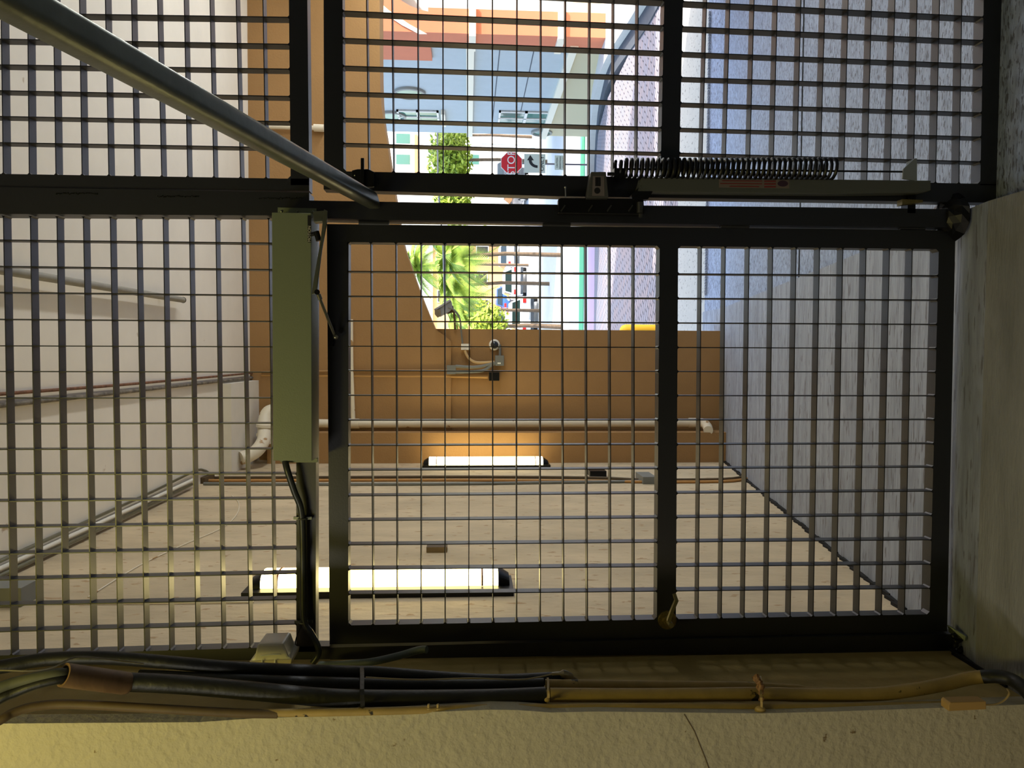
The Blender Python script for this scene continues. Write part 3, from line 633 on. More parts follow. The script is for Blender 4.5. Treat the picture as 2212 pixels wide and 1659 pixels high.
hose('thin_cable', 'thin curled wire near the floor beside the conduit end', 'wire', [(2110, 1523, 1.98), (2150, 1521, 1.98), (2170, 1512, 1.98), (2180, 1498, 1.98), (2176, 1489, 2.0)], .0025, M_painted, 8)
tp = MB(); tp.tube(smoothpath([at(1192, 1456, 2.18), at(1215, 1455, 2.18), at(1232, 1462, 2.19), at(1246, 1470, 2.2)], 4), [.005]*4+[.012]*5+[.006]*4, 10); tag(tp.build('tape_wrap', M_tape, smooth=True), 'torn silver tape wrap on the end of the topmost black hose', 'tape')
# straps holding them
for i, (x, ys, Yd, lb, m_) in enumerate(((778, (1446, 1538), 2.0, 'dark cable tie band round the black hoses with a round knob', M_rubber), (1180, (1466, 1514), 2.035, 'small metal band where black hoses meet painted pipes', M_painted), (1640, (1466, 1536), 2.01, 'paint clogged strap holding the tan painted pipes to the wall', M_painted))):
    t_ = thing('pipe_strap', lb, 'strap', at(x, ys[1], Yd))
    b = MB(); w = 9 if i == 0 else 5
    b.tube(smoothpath([at(x+2, ys[0]-4, 2.24), at(x+4, ys[0]+6, 2.12), at(x+4, (ys[0]+ys[1])/2, Yd-.002), at(x+5, ys[1]-10, Yd-.012), at(x, ys[1], Yd+.01)], 4), .0035*w/4, 4, square=True); b.build('band', m_ if i else M_rubber, t_)
    b = MB(); ball(b, at(x+2, ys[1]-2, Yd-.01), .016 if i != 1 else .008, 12, (.8, .6, 1)); b.build('knob', M_painted if i else M_brownp, t_, True)
    if i == 2:
        b = MB()
        for dx, dy, r in ((-6, 0, .013), (0, 8, .011), (3, 18, .013), (4, 30, .009), (5, 44, .009)): ball(b, at(x+dx, 1466+dy, 2.05-dy*.0006), r, 8, (1, .7, .8))
        for v in b.v: v += Vector([random.uniform(-.002, .002) for _ in range(3)])
        b.build('clamp', mat('painted_clamp', (150, 110, 66), .7, var=.4, vscale=40), t_)
tag(MB().prism([at(2032, 1510, 1.985), at(2036, 1505, 1.985), at(2112, 1503, 1.985), at(2112, 1520, 1.985), at(2032, 1524, 1.985)], (0, -.035, 0)).build('conduit_end_box', mat('tan_end_box', (170, 136, 76), .7), bevel=.002), 'small tan painted box at the bottom end of the thin conduit', 'box')
t_ = MB()
for x in (926, 946): t_.cyl(at(x, 1533, 1.98), at(x, 1521, 1.98), .0035, 10); t_.box(at(x-4, 1531, 1.975), at(x+4, 1525, 1.995))
tag(t_.build('conduit_clip', M_painted), 'tan clip with two small studs on the thin painted conduit', 'clip')

# ------------------------------------------------------------------ floor marks near the gate: threshold angle at the jamb foot
fp = thing('foot_plate', 'shiny steel foot plate where the jamb meets wall and floor', 'plate', at(2070, 1385, D))
b = MB(); b.prism([at(2046, 1350, 2.47), at(2050, 1366, 2.47), at(2084, 1384, 2.4), at(2086, 1375, 2.4)], (0, 0, -.006)); b.build('plate', mat('pitted_steel', (150, 160, 160), .22, metal=.8), fp)
b = MB()
for k in range(14):
    ball(b, at(2050+random.random()*40, 1372+random.random()*34, 2.44), .006+.006*random.random(), 7)
b.build('grout', M_darkst, fp)

# ------------------------------------------------------------------ wall lamps
def wall_lamp(label, x0, x1, yb, group, mm):
    pa_, pb_ = atX((x0+x1)/2, yb, WX), None
    Y0 = pa_.y; zt = atX(x0, yb, WX).z; zb = atX(x1, yb, WX).z
    t = thing('wall_light', label, 'light', (WX, Y0, zb), group)
    w = .082
    b = MB(); b.box((WX, Y0-w-.045, zb-.02), (WX+.030, Y0+w, zt+.02)); b.build('base', M_darkst, t)
    b = MB(); pr = [(WX+.032, Y0-w+.006)] + [(WX+.032+.062*math.sin(a)**.6, Y0-(w-.006)*math.cos(a)) for a in [PI*k/12 for k in range(1, 12)]] + [(WX+.032, Y0+w-.006)]
    z0, z1 = zb+.045, zt-.045
    b.prism([(x, y, z0) for x, y in pr], (0, 0, z1-z0)); b.build('lens', mm, t, True)
    for (za, zc_, s) in ((zb-.005, z0, 0), (z1, zt+.005, 1)):
        b = MB(); k = .70
        sm = [(WX+.02+(x-WX-.02)*.55, Y0+(y-Y0)*.9) for x, y in pr]
        lo_ = sm if s == 0 else pr; hi_ = pr if s == 0 else sm
        n = len(pr); b.add([(x, y, za) for x, y in lo_]+[(x, y, zc_) for x, y in hi_], [tuple(range(n-1, -1, -1)), tuple(range(n, 2*n))]+[(i, (i+1) % n, (i+1) % n+n, i+n) for i in range(n)])
        b.build('end_cap', M_darkst, t, True)
    for zz in (z0+.07, z1-.07):
        b = MB(); sc = [(WX+.03+(x-WX-.03)*1.04, Y0+(y-Y0)*1.03) for x, y in pr]; b.prism([(x, y, zz-.004) for x, y in sc], (0, 0, .008)); b.build('lens_band', mat('amber_band', (170, 110, 60), .5), t)
    b = MB(); b.box((WX+.002, Y0-w-.028, z0-.0), (WX+.02, Y0-w, z0+.035)); b.build('clip', M_steel, t)
    return t, Y0
for _y in (3.4, 5.0, 6.6):  # added fittings that carry the fill lamps, out of view
    t_ = thing('wall_light', 'added unseen wall light brightening the passage from the right wall, %s' % {3.4: 'nearest the gate', 5.0: 'middle one of three', 6.6: 'nearest the street'}[_y], 'light', (4.2, _y, 1.6), 'added fill lights on the right wall')
    b = MB(); b.box((4.17, _y-.08, 1.62), (4.2, _y+.08, 2.78)); b.build('base', M_darkst, t_)
    b = MB(); b.box((4.10, _y-.07, 1.66), (4.17, _y+.07, 2.74)); b.build('lens', M_lens2, t_, bevel=.02)
wall_lamp('large lit fluorescent wall light, upright, the nearer one behind the grille', 553, 1097, 1272, 'wall lights', M_lens)
wall_lamp('lit fluorescent wall light further down the passage, near the ochre corner', 917, 1182, 1008, 'wall lights', M_lens2)

# ------------------------------------------------------------------ things on the left wall and ceiling
def wtube(name, label, cat, pts, r, m, off=.012, smooth=True, group=None, X=None):
    b = MB(); b.tube(smoothpath([atX(x, y, (WX+off)) for x, y in pts], 4), r, 8); return tag(b.build(name, m, smooth=True), label, cat, group)
wtube('wall_conduit', 'tan conduit, right of three running up the left wall near the far wall light', 'conduit', [(440, 1032), (700, 1031), (1000, 1030), (1280, 1032), (1390, 1036), (1560, 1035), (1612, 1028)], .012, M_brownp)
wtube('wall_conduit', 'ochre conduit, middle one of three running up the left wall', 'conduit', [(440, 1038), (700, 1037.5), (1000, 1037), (1280, 1039), (1390, 1041), (1560, 1040), (1614, 1034)], .012, mat('ochre_conduit', (190, 140, 80), .7))
wtube('wall_conduit', 'grey conduit, left of three, ending in a grey box on the left wall', 'conduit', [(440, 1045), (700, 1046), (1000, 1045), (1200, 1042), (1380, 1040)], .013, M_grey)
def wbox(name, label, cat, x, y, hx, hy, dep, m, parts=None):
    c = atX(x, y, WX); hz = hx*c.y/FPX; hyw = hy*c.y*c.y/(FPX*abs(WX))
    b = MB(); b.box((WX, c.y-hyw, c.z-hz), (WX+dep, c.y+hyw, c.z+hz)); return tag(b.build(name, m, bevel=.002), label, cat)
wbox('junction_box', 'grey junction box at the low end of the grey wall conduit', 'box', 1395, 1040, 15, 6, .06, M_grey)
wbox('junction_box', 'dark low box on the wall conduits above the grey junction box', 'box', 1288, 1026, 18, 4, .05, M_darkst)
wbox('junction_box', 'small brown box where the wall conduits meet the ceiling', 'box', 440, 1040, 13, 5, .05, M_brownp)
wbox('wall_vent_slot', 'dark brown slot shaped bracket on the beige wall between the two wall lights', 'bracket', 944, 1189, 22, 5, .03, M_brownp)
wbox('junction_box', 'grey enamel box high on the left wall at the top of the view', 'box', 20, 1302, 42, 10, .08, M_grey)
wtube('wall_wire', 'thin pale wire arcing across the beige wall from the corner', 'wire', [(190, 1290), (300, 1222), (400, 1175), (480, 1140), (512, 1110), (515, 1085), (500, 1070)], .003, M_pvc, .004)
wtube('wall_wire', 'thin white wire up the left wall from the nearer wall light to the grey box', 'wire', [(60, 1302), (200, 1303), (400, 1302), (548, 1300)], .004, M_pvc, .006)
def ctube(name, label, cat, pts, r, m, z=CEIL-.02, k=4):
    b = MB(); b.tube(smoothpath([atZ(x, y, z) for x, y in pts], k), r, 9); return tag(b.build(name, m, smooth=True), label, cat)
b = thing('ceiling_pipe', 'grey open-ended pipe running under the cream ceiling', 'pipe', atZ(395, 648, CEIL-.05))
pp = [atZ(395, 648, CEIL-.05), atZ(0, 583, CEIL-.05), atZ(-300, 534, CEIL-.05)]
m_ = MB(); m_.tube(pp, .021, 14); m_.build('tube', mat('grey_pipe', (150, 146, 134), .6, var=.2, vscale=10), b, True)
m_ = MB(); m_.lathe(pp[0], (pp[0]-pp[1]), [(.0, .023), (.006, .023)], 14); m_.build('end_ring', M_darkst, b)
m_ = MB(); m_.cyl(Vector(pp[0])+Vector((0, -.3, .02)), Vector((pp[0].x, pp[0].y-.3, CEIL)), .006, 8); m_.build('hanger', M_galv, b)
ctube('ceiling_pipe', 'rusty pipe, the right one of two running along the cream ceiling', 'pipe', [(575, 803), (300, 828), (0, 851), (-250, 872)], .009, M_rust)
ctube('ceiling_pipe', 'black pipe, the left one of two running along the cream ceiling', 'pipe', [(575, 812), (300, 843), (0, 876), (-250, 903)], .012, mat('sooty_pipe', (58, 54, 50), .8, var=.5, vscale=12, col2=(150, 140, 124)))
ctube('corner_conduit', 'silver conduit nearest the ceiling middle along the ceiling edge over the wall', 'conduit', [(452, 1022), (440, 1016), (420, 1018), (330, 1062), (200, 1121), (0, 1212), (-200, 1304)], .010, M_galv)
ctube('corner_conduit', 'white painted conduit along the ceiling edge, between two silver ones', 'conduit', [(420, 1035), (330, 1077), (200, 1136), (0, 1228), (-200, 1320)], .013, M_white)
ctube('corner_conduit', 'silver conduit tight in the corner of ceiling and beige wall', 'conduit', [(415, 1046), (330, 1088), (200, 1149), (0, 1243), (-200, 1336)], .011, M_galv, CEIL-.03)
# ------------------------------------------------------------------ plumbing and boxes on the ochre wall
hy = 7.44
def hw(name, label, cat, pts, r, m, Y=7.44, k=5, group=None):
    b = MB(); b.tube(smoothpath([at(x, y, Y) for x, y in pts], k), r, 9); return tag(b.build(name, m, smooth=True), label, cat, group)
dp = thing('downpipe', 'white pvc downpipe with flaking paint on the ochre column', 'pipe', at(1528, 916, 7.4))
b = MB(); b.tube([at(590, 914, 7.4), at(765, 915, 7.4), at(1508, 913, 7.4)], .042, 16); b.build('tube', M_pvc, dp, True)
b = MB(); b.tube([at(752, 915, 7.4), at(776, 915, 7.4)], .05, 16); b.build('collar', M_pvc, dp, True)
b = MB(); b.tube([at(1488, 913, 7.4), at(1510, 913, 7.4)], .049, 16); b.tube(smoothpath([at(1506, 913, 7.4), at(1520, 914, 7.38), at(1528, 922, 7.3), at(1530, 930, 7.2)], 4), .047, 14); b.build('elbow', M_pvc, dp, True)
b = thing('drain_elbow', 'fat white pvc drain bend coming out under the boxed soffit', 'pipe', at(575, 900, 7.3))
m_ = MB(); m_.tube(smoothpath([at(592, 886, 7.3), at(580, 890, 7.25), at(572, 905, 7.2), at(571, 930, 7.1), at(569, 952, 7.0), at(556, 972, 6.9), at(538, 984, 6.85), at(520, 990, 6.8)], 5), .062, 16); m_.build('tube', M_pvc, b, True)
for y in (920, 940, 954):
    m_ = MB(); m_.tube([at(571, y-3, 7.1), at(570.5, y+3, 7.1)], .074, 16); m_.build('collar', M_pvc, b, True)
hw('level_pipe', 'thin white pvc pipe running level across the ochre wall into the downpipe', 'pipe', [(758, 690), (759, 800), (763, 908)], .022, M_pvc)
hp = thing('stub_pipe', 'white pvc stub pipe with coupling on the header right of the post', 'pipe', at(700, 277, 7.42))
b = MB(); b.tube([at(560, 273, 7.42), at(700, 277, 7.42)], .022, 12); b.build('tube', M_pvc, hp, True)
b = MB(); b.tube([at(678, 276, 7.42), at(700, 277, 7.42)], .036, 14); b.build('collar', M_pvc, hp, True)
hw('header_conduit', 'ochre conduit running down the header to the two-hub junction box', 'conduit', [(565, 804), (700, 802), (850, 801), (966, 800)], .012, M_header)
hw('header_conduit', 'long pale ochre conduit running down the header to the black socket box', 'conduit', [(565, 811), (700, 812), (850, 813), (960, 813), (1054, 815)], .013, mat('pale_ochre', (206, 160, 96), .7), 7.47)
hw('arch_wall_conduit', 'grey conduit curving between the junction box and the square grey box, upper one', 'conduit', [(984, 791), (1020, 793), (1045, 790), (1068, 783)], .016, M_grey)
hw('arch_wall_conduit', 'grey conduit curving between the junction box and the square grey box, lower one', 'conduit', [(984, 804), (1020, 803), (1044, 800), (1060, 790), (1070, 784)], .016, M_grey)
hw('arch_wall_conduit', 'pale conduit curving from the small white box to the square grey box', 'conduit', [(1004, 757), (1010, 770), (1018, 778), (1032, 783), (1068, 782)], .013, mat('pale_conduit', (196, 166, 120), .7))
def hbox(name, label, cat, x0, x1, y0, y1, dep, m, Y=7.5, par=None, bev=.003):
    a, c = at(x0, y1, Y), at(x1, y0, Y); b = MB(); b.box((a.x, Y-dep, a.z), (c.x, Y, c.z)); o = b.build(name, m, par, bevel=bev)
    if not par: tag(o, label, cat)
    return o
hbox('junction_box', 'grey junction box with two hubs on the ochre arch wall', 'box', 965, 985, 789, 808, .07, M_grey)
hbox('junction_box', 'small white box on the jamb under the security camera', 'box', 996, 1015, 743, 756, .06, M_white)
sq_ = thing('junction_box', 'square grey weatherproof box beside the dome camera', 'box', at(1080, 780, 7.5))
hbox('body', '', '', 1069, 1088, 768, 790, .08, M_grey, par=sq_); hbox('sticker', '', '', 1074, 1081, 783, 786, .082, M_signw, par=sq_, bev=0)
hbox('socket_box', 'black weatherproof socket box low on the ochre wall, end of the long conduit', 'box', 1056, 1078, 804, 822, .08, M_darkst)
dm = thing('dome_camera', 'white ringed dome security camera on the ochre wall', 'camera', at(1068, 745, 7.5))
c_ = at(1068, 745, 7.5)
b = MB(); b.lathe(c_, (0, -1, 0), [(0, .056), (.02, .056), (.032, .05), (.036, .040)], 24); b.build('ring', M_white, dm, True)
b = MB(); b.lathe(c_+Vector((0, -.03, 0)), (0, -1, 0), [(0, .040), (.015, .037), (.028, .028), (.036, .014), (.038, .003)], 20); b.build('dome', mat('smoked_dome', (40, 44, 48), .12), dm, True)
b = MB(); b.cyl(at(1080, 745, 7.47), at(1080, 770, 7.47), .012, 10)
b.build('conduit_stub', M_grey, dm, True)
# bullet camera reaching into the opening
sc = thing('security_camera', 'grey bullet security camera on an arm at the arch edge, against the street', 'camera', at(985, 709, 7.45))
cyc = 7.38
b = MB(); q2(b, [(941, 668), (971, 648), (975, 650), (978, 666), (970, 674), (957, 680), (950, 684)], cyc, .11); b.build('housing', mat('camera_grey', (150, 152, 156), .5), sc, bevel=.006)
b = MB(); q2(b, [(937, 668), (972, 646.5), (974, 649), (940, 671)], cyc-.015, .14); b.build('sun_shield', mat('shield_grey', (170, 174, 184), .45), sc, bevel=.002)
b = MB(); q2(b, [(939, 668), (951, 668), (953, 682), (945, 686), (939, 679)], cyc-.02, .03); b.cyl(at(946, 676, cyc-.022), at(946, 676, cyc-.026), .011, 14); b.build('front', mat('camera_face', (130, 118, 96), .6), sc)
b = MB(); q2(b, [(963, 664), (979, 660), (981, 674), (966, 678)], cyc+.02, .06); b.tube([at(980, 668, cyc+.05), at(982, 690, cyc+.05), at(983, 712, cyc+.09)], .011, 8); b.build('arm', M_brownp, sc)
b = MB(); b.tube(smoothpath([at(968, 664, cyc), at(978, 668, cyc), at(987, 677, cyc+.01), at(994, 692, cyc+.03), at(996, 715, cyc+.06), at(999, 742, cyc+.08)], 5), .0085, 8); b.build('cable', M_grey, sc, True)

# ------------------------------------------------------------------ outside, right hand building
BX = 6.2
def bw(x, y): return atX(x, y, BX)
BY0, BY1 = 14.9, bw(1100, 290).y
bl = thing('street_building', 'pale blue-grey stucco building with cream bands across the street', 'building', (BX, BY1, gz(BY1)))
zb_ = bw(1210, 200).z
z2 = atX(1236, 100, BX).z
b = MB(); b.box((BX, BY0, z2), (BX+5, BY1, 8.5)); b.build('wall', M_blueg, bl)
b = MB(); b.box((BX-.02, BY0, -2.4), (BX+5, BY1, z2)); b.build('base_wall', M_beigeb, bl)
b = MB(); b.box((BX-.10, BY0-.2, z2-.10), (BX, BY1+.06, z2+.06)); b.build('band', M_trimb, bl)
zc1 = bw(1014, 200).z; b = MB(); b.box((BX-.09, BY0-.2, zc1-.09), (BX, BY1+.06, zc1+.07)); b.build('band', M_trimb, bl)
for (xa, ya) in ((1071, 190), (1138, 180)):
    z = bw(xa, ya).z; b = MB(); b.box((BX-.006, BY0, z-.01), (BX, BY1, z+.01)); b.build('joint', M_slate, bl)
def window(x0, x1, y0, y1, sill):
    a, c = bw(x0, y0), bw(x1, y1); Y0_, Y1_ = a.y, c.y; zt, zb2 = a.z, c.z
    fr = MB(); w = .05
    for (p, q) in (((Y0_, zb2), (Y0_+w, zt)), ((Y1_-w, zb2), (Y1_, zt)), ((Y0_, zb2), (Y1_, zb2+w)), ((Y0_, zt-w), (Y1_, zt)), (((Y0_+Y1_)/2-.02, zb2), ((Y0_+Y1_)/2+.02, zt)), ((Y0_, (zt+zb2)/2-.035), (Y1_, (zt+zb2)/2+.035))):
        fr.box((BX-.05, p[0], p[1]), (BX+.01, q[0], q[1]))
    f = fr.build('window', M_white, bl)
    g = MB(); g.box((BX-.02, Y0_, zb2), (BX-.01, Y1_, zt)); g.build('pane', M_glass, f)
    if sill: s_ = MB(); s_.box((BX-.12, Y0_-.05, zb2-.16), (BX, Y1_+.05, zb2-.06)); s_.build('sill', M_trimb, f)
window(856, 950, 236, 263, True); window(1078, 1187, 238, 268, False)
for (x, y, r) in ((885, 199, .30), (846, 249, .30), (1170, 284, .22)):
    c_ = bw(x, y); b = MB(); b.lathe(c_, (-1, 0, 0), [(0, r+.07), (.06, r+.07), (.07, r+.02), (.03, r)], 28); ph = b.build('porthole', mat('grey_trim', (150, 150, 140), .7), bl, True)
    b = MB(); b.lathe(c_+Vector((-.02, 0, 0)), (-1, 0, 0), [(0, r), (.012, r)], 28); b.build('pane', M_glass, ph)
# terracotta portico
OY0, OY1, OX = 14.3, 14.9, 6.13
pc = thing('portico', 'terracotta portico pier and arch with cream bands in front of the blue-grey building', 'building', (OX, OY0, gz(OY0)))
OX2 = at(1250, 27, OY0).x
b = MB(); b.box((OX, OY0, -1.4), (OX2, OY1, at(925, 40, OY0).z)); b.build('pier', M_orange, pc)
ap = [at(925, 25, OY0), at(905, 20, OY0), at(885, 12, OY0), at(868, 2, OY0), at(855, -12, OY0), at(846, -40, OY0), at(842, -90, OY0)]
b = MB(); b.prism([Vector((OX, OY0, ap[0].z))]+ap+[Vector((ap[-1].x, OY0, 6)), Vector((OX, OY0, 6))], (0, OY1-OY0, 0)); b.build('arch', M_orange, pc)
b = MB(); b.box((OX, OY1, at(930, 100, OY1).z), (BX, OY1+.75, 6)); b.build('side_panel', M_orange, bl)
b = MB(); b.prism([at(815, 0, OY0-.02), at(840, 22, OY0-.02), at(884, 52, OY0-.02), at(922, 73, OY0-.02), at(905, 73, OY0-.02), at(868, 54, OY0-.02), at(838, 34, OY0-.02), at(812, 12, OY0-.02)], (0, .02, 0)); b.build('moulding', M_trimb, pc)
for xa, xb in ((1013, 1028), (1205, 1220)):
    za, zc_ = at(xa, 60, OY0).z, at(xb, 60, OY0).z; b = MB(); b.box((OX-.07, OY0-.07, zc_), (OX2+.05, OY1+.05, za)); b.build('band', M_trimb, pc)
fb = thing('shop_building', 'white sunlit building wall seen through the portico at the street end', 'building', (12, 24, gz(24)))
b = MB(); b.box((10.5, 27, -2.4), (20, 33, 7)); b.build('wall', M_white, fb)
b = MB(); b.box((10.4, 26.9, .6), (20, 27, .9)); b.build('band', M_beigeb, fb)

# ------------------------------------------------------------------ street furniture
SY = 20.9; sp = at(1280, 351, SY); gzz = gz(SY)-.02
sg = thing('stop_sign', 'red octagonal stop sign on a thin post, above the turn sign', 'sign', (sp.x, SY, gzz))
tc_ = at(1105, 352, SY)
b = MB(); b.cyl((tc_.x+.0, SY+.03, gzz), (tc_.x, SY+.03, tc_.z+.28), .025, 10); b.build('post', mat('sign_post', (110, 104, 108), .6), sg, True)
def octa(r, Y, m, nm, dep, par):
    b = MB(); b.prism([(tc_.x+math.cos(PI/8+k*PI/4)*r, Y, tc_.z+math.sin(PI/8+k*PI/4)*r) for k in range(8)], (0, dep, 0)); return b.build(nm, m, par)
bd = octa(.325, SY, M_signw, 'plate', .012, sg); octa(.308, SY-.002, M_red, 'face', .004, bd)
textobj('STOP', .30, (tc_.x, SY-.004, tc_.z), (1, 0, 0), (0, 0, 1), M_signw, 'lettering', bd)
def plate(name, label, x0, x1, y0, y1, m):
    a, c = at(x0, y1, SY-.005), at(x1, y0, SY-.005); t = thing(name, label, 'sign', ((a.x+c.x)/2, SY-.005, c.z))
    b = MB(); b.box((a.x, SY-.005, c.z), (c.x, SY+.004, a.z)); p = b.build('plate', m, t, bevel=.004); return t, a, c, p
M_signp = mat('pale_sign', (206, 214, 198), .6)
t, a, c, p = plate('turn_sign', 'pale turn arrow sign with ONLY, directly below the red stop sign', 1132, 1178, 333, 373, M_signp)
cx, cz = (a.x+c.x)/2, (a.z+c.z)/2; w = c.x-a.x; h = a.z-c.z
ar = []; K = 10
# curved arrow: from lower right, bending up to the left... head points up-right in the sign
arc = [(cx-.20*w+.0, cz-.16*h)]
cen = (cx+.16*w, cz-.14*h)
o_ = []; i_ = []
for k in range(K+1):
    an = PI - k*(PI/2)/K
    o_.append((cen[0]+math.cos(an)*.40*w, cen[1]+math.sin(an)*.42*h)); i_.append((cen[0]+math.cos(an)*.26*w, cen[1]+math.sin(an)*.28*h))
b = MB(); vs = [(x, SY-.008, z) for x, z in o_]+[(x, SY-.008, z) for x, z in i_]
for k in range(K): b.prism([vs[k], vs[k+1], vs[K+2+k], vs[K+1+k]], (0, .002, 0))
b.prism([(cen[0], SY-.008, cen[1]+.50*h), (cen[0], SY-.008, cen[1]+.18*h), (cen[0]+.28*w, SY-.008, cen[1]+.35*h)], (0, .002, 0))
b.build('arrow', M_signk, p)
textobj('ONLY', .155, (cx, SY-.007, cz-.36*h), (1, 0, 0), (0, 0, 1), M_signk, 'lettering', p)
t, a, c, p = plate('caution_sign', 'small pale caution sign lowest on the stop sign post', 1198, 1222, 336, 367, M_signp)
for k, s_ in enumerate(('CAUTION', 'PEDESTRIAN', 'CROSSING')): textobj(s_, .062, ((a.x+c.x)/2, SY-.007, a.z-.07-k*.09), (1, 0, 0), (0, 0, 1), M_signk, 'lettering', p)
# street lamp
LY = 42; lp_ = at(1132, 312, LY)
sl = thing('street_lamp', 'white street lamp post with globe top and flared base behind the stop sign', 'street lamp', (lp_.x, LY, gz(LY)-.06))
b = MB(); b.lathe((lp_.x, LY, gz(LY)-.06), (0, 0, 1), [(0, .34), (.25, .3), (.35, .14), (.8, .09), (3.0, .07), (3.05, .12)], 14); b.build('post', M_sidew, sl, True)
b = MB(); ball(b, (lp_.x, LY, at(1013, 312, LY).z), .24, 14); b.build('globe', M_white, sl, True)
# yellow bollard by the jamb
c_ = at(1418, 716, 10.6); b = MB(); zb0 = gz(10.6)-.02
b.lathe((c_.x, 10.6, zb0), (0, 0, 1), [(0, .1), (.42, .1), (.47, .085), (.5, .05), (.51, .01)], 18); tag(b.build('bollard', M_yel, smooth=True), 'short yellow bollard peeking past the ochre jamb', 'bollard')
# overhead cable
b = MB(); b.tube([at(940, 143, 26.98), at(945, 290, 26.3), at(946, 400, 26), at(957, 530, 26), at(961, 660, 26), at(966, 860, 26)], .03, 6); tag(b.build('overhead_cable', M_slate), 'dark overhead cable crossing level behind the trees', 'cable')

# ------------------------------------------------------------------ trees
def leafy(name, label, base, cz_, rad, n, group, size=.16, branches=True):
    t = thing(name, label, 'tree', base, group); c = Vector((base[0], base[1], cz_))
    b = MB()
    for k in range(n):
        a, e = random.uniform(0, 2*PI), math.asin(random.uniform(-1, 1)); rr = random.random()**.4
        p = c + Vector((rad[0]*math.cos(a)*math.cos(e), rad[1]*math.sin(a)*math.cos(e), rad[2]*math.sin(e)))*rr*(1+.18*math.sin(5*a+3*e))
        u = Vector([random.uniform(-1, 1) for _ in range(3)]).normalized(); w = u.orthogonal().normalized()*size*.5; u *= size
        b.add([p-u, p+w, p+u, p-w], [(0, 1, 2, 3)])
    b.build('foliage', M_leaf, t)
    b = MB(); hgt = cz_-rad[2]*.7
    b.tube([Vector(base), Vector((base[0]+.05, base[1], lerp(base[2], hgt, .6))), Vector((base[0], base[1], hgt))], [.10, .08, .07], 8)
    for k in range(6):
        a = k*PI/3; b.tube([Vector((base[0], base[1], hgt-.2)), Vector((base[0]+math.cos(a)*rad[0]*.35, base[1]+math.sin(a)*rad[1]*.35, hgt+.5)), c+Vector((math.cos(a)*rad[0]*.6, math.sin(a)*rad[1]*.6, rad[2]*.1))], [.08, .05, .02], 6)
    b.build('trunk', M_bark, t, True); return t
for i, (x, y, Y, rx, rz, lb) in enumerate(((972, 345, 35, 1.45, .95, 'round yellow-green street tree just behind the stop sign'), (978, 420, 39.5, 1.5, 1.0, 'yellow-green street tree seen in the slit beside the gate post'), (985, 292, 44, 1.0, .7, 'small yellow-green street tree by the corner of the blue-grey building'))):
    c_ = at(x, y, Y); leafy('street_tree', lb, (c_.x, Y, gz(Y)-.06), c_.z, (rx, 1.4, rz), 2300, 'street trees')
c_ = at(1040, 705, 28.5); leafy('shrub', 'leafy green shrub beside the ochre jamb edge, behind the parked cars', (c_.x, 28.5, gz(28.5)-.06), c_.z-.2, (.9, .8, .8), 1100, None, .12)['category'] = 'shrub'
def palm(label, x, y, Y, R=1.9, n=34):
    top = at(x, y, Y); base = Vector((top.x+.15, Y, gz(Y)-.06)); t = thing('palm_tree', label, 'palm tree', base, 'palms along the street')
    b = MB(); b.tube([base, lerp(base, top, .5)+Vector((.1, 0, 0)), top], [.09, .08, .07], 9); b.build('trunk', M_bark, t, True)
    b = MB()
    for k in range(n):
        a = 2*PI*k/n*2.4 + random.uniform(-.2, .2); el = random.uniform(-.55, 1.15); L_n = R*random.uniform(.8, 1.1)
        d = Vector((math.cos(a)*math.cos(el), math.sin(a)*math.cos(el), math.sin(el))); pts = []
        for j in range(9):
            s_ = j/8; pts.append(top + d*L_n*s_ + Vector((0, 0, -1))*L_n*.62*s_*s_)
        b.tube(pts, [.02]*4+[.012]*3+[.006]*2, 4)
        for j in range(1, 9):
            for q in range(4):
                p = lerp(pts[j-1], pts[j], q/4); tdir = (pts[j]-pts[j-1]).normalized(); sd_ = tdir.cross(Vector((0, 0, 1)))
                if sd_.length < .1: sd_ = Vector((1, 0, 0))
                sd_.normalize(); ll = R*.30*math.sin(PI*min(1, (j+q/4)/8.6)**.8)+.08
                for sg_ in (1, -1):
                    tip = p + sd_*sg_*ll*.75 + tdir*ll*.6 + Vector((0, 0, -ll*.45)); wv = tdir*.04
                    b.add([p-wv, p+wv, tip], [(0, 1, 2)])
    b.build('fronds', M_palm, t); return t
palm('feathery green palm, rightmost of the palms seen through the pedestrian gate', 968, 556, 29, 1.7)
palm('feathery green palm, middle one of those seen through the pedestrian gate', 978, 618, 33.6, 2.0)
palm('feathery green palm behind the security camera', 990, 676, 38.4, 2.2)
palm('bright green palm crown highest, against the sloping arch edge', 900, 575, 46, 2.1)

# ------------------------------------------------------------------ far buildings
def far_building(name, label, x0, x1, Y, dep, top, m, wins, wm=M_glass):
    t = thing(name, label, 'building', ((x0+x1)/2, Y, gz(Y)-.06))
    b = MB(); b.box((x0, Y, gz(Y)-.1), (x1, Y+dep, top)); b.build('wall', m, t)
    for (a, c, z0, z1) in wins:
        b = MB(); b.box((a-.08, Y-.08, z0-.08), (c+.08, Y, z1+.08)); f = b.build('window', M_white, t)
        b = MB(); b.box((a, Y-.1, z0), (c, Y-.07, z1)); b.build('pane', wm, f)
    b = MB(); b.box((x0-.2, Y-.25, top-.3), (x1+.2, Y, top)); b.build('cornice', M_trimb, t)
    return t
def wp(x, y, Y): p = at(x, y, Y); return p.x, p.z
FY = 66
wins = []
for (x, y) in ((871, 345), (871, 300), (1020, 345), (960, 330)):
    X_, Z_ = wp(x, y, FY); wins.append((X_-.42, X_+.42, Z_-.6, Z_+.6))
far_building('apartment_building', 'white sunlit block with a small teal window, far behind the stop sign', wp(0, 480, FY)[0], wp(0, 230, FY)[0], FY, 12, 15, mat('white_stucco', (240, 236, 226), .9), wins)
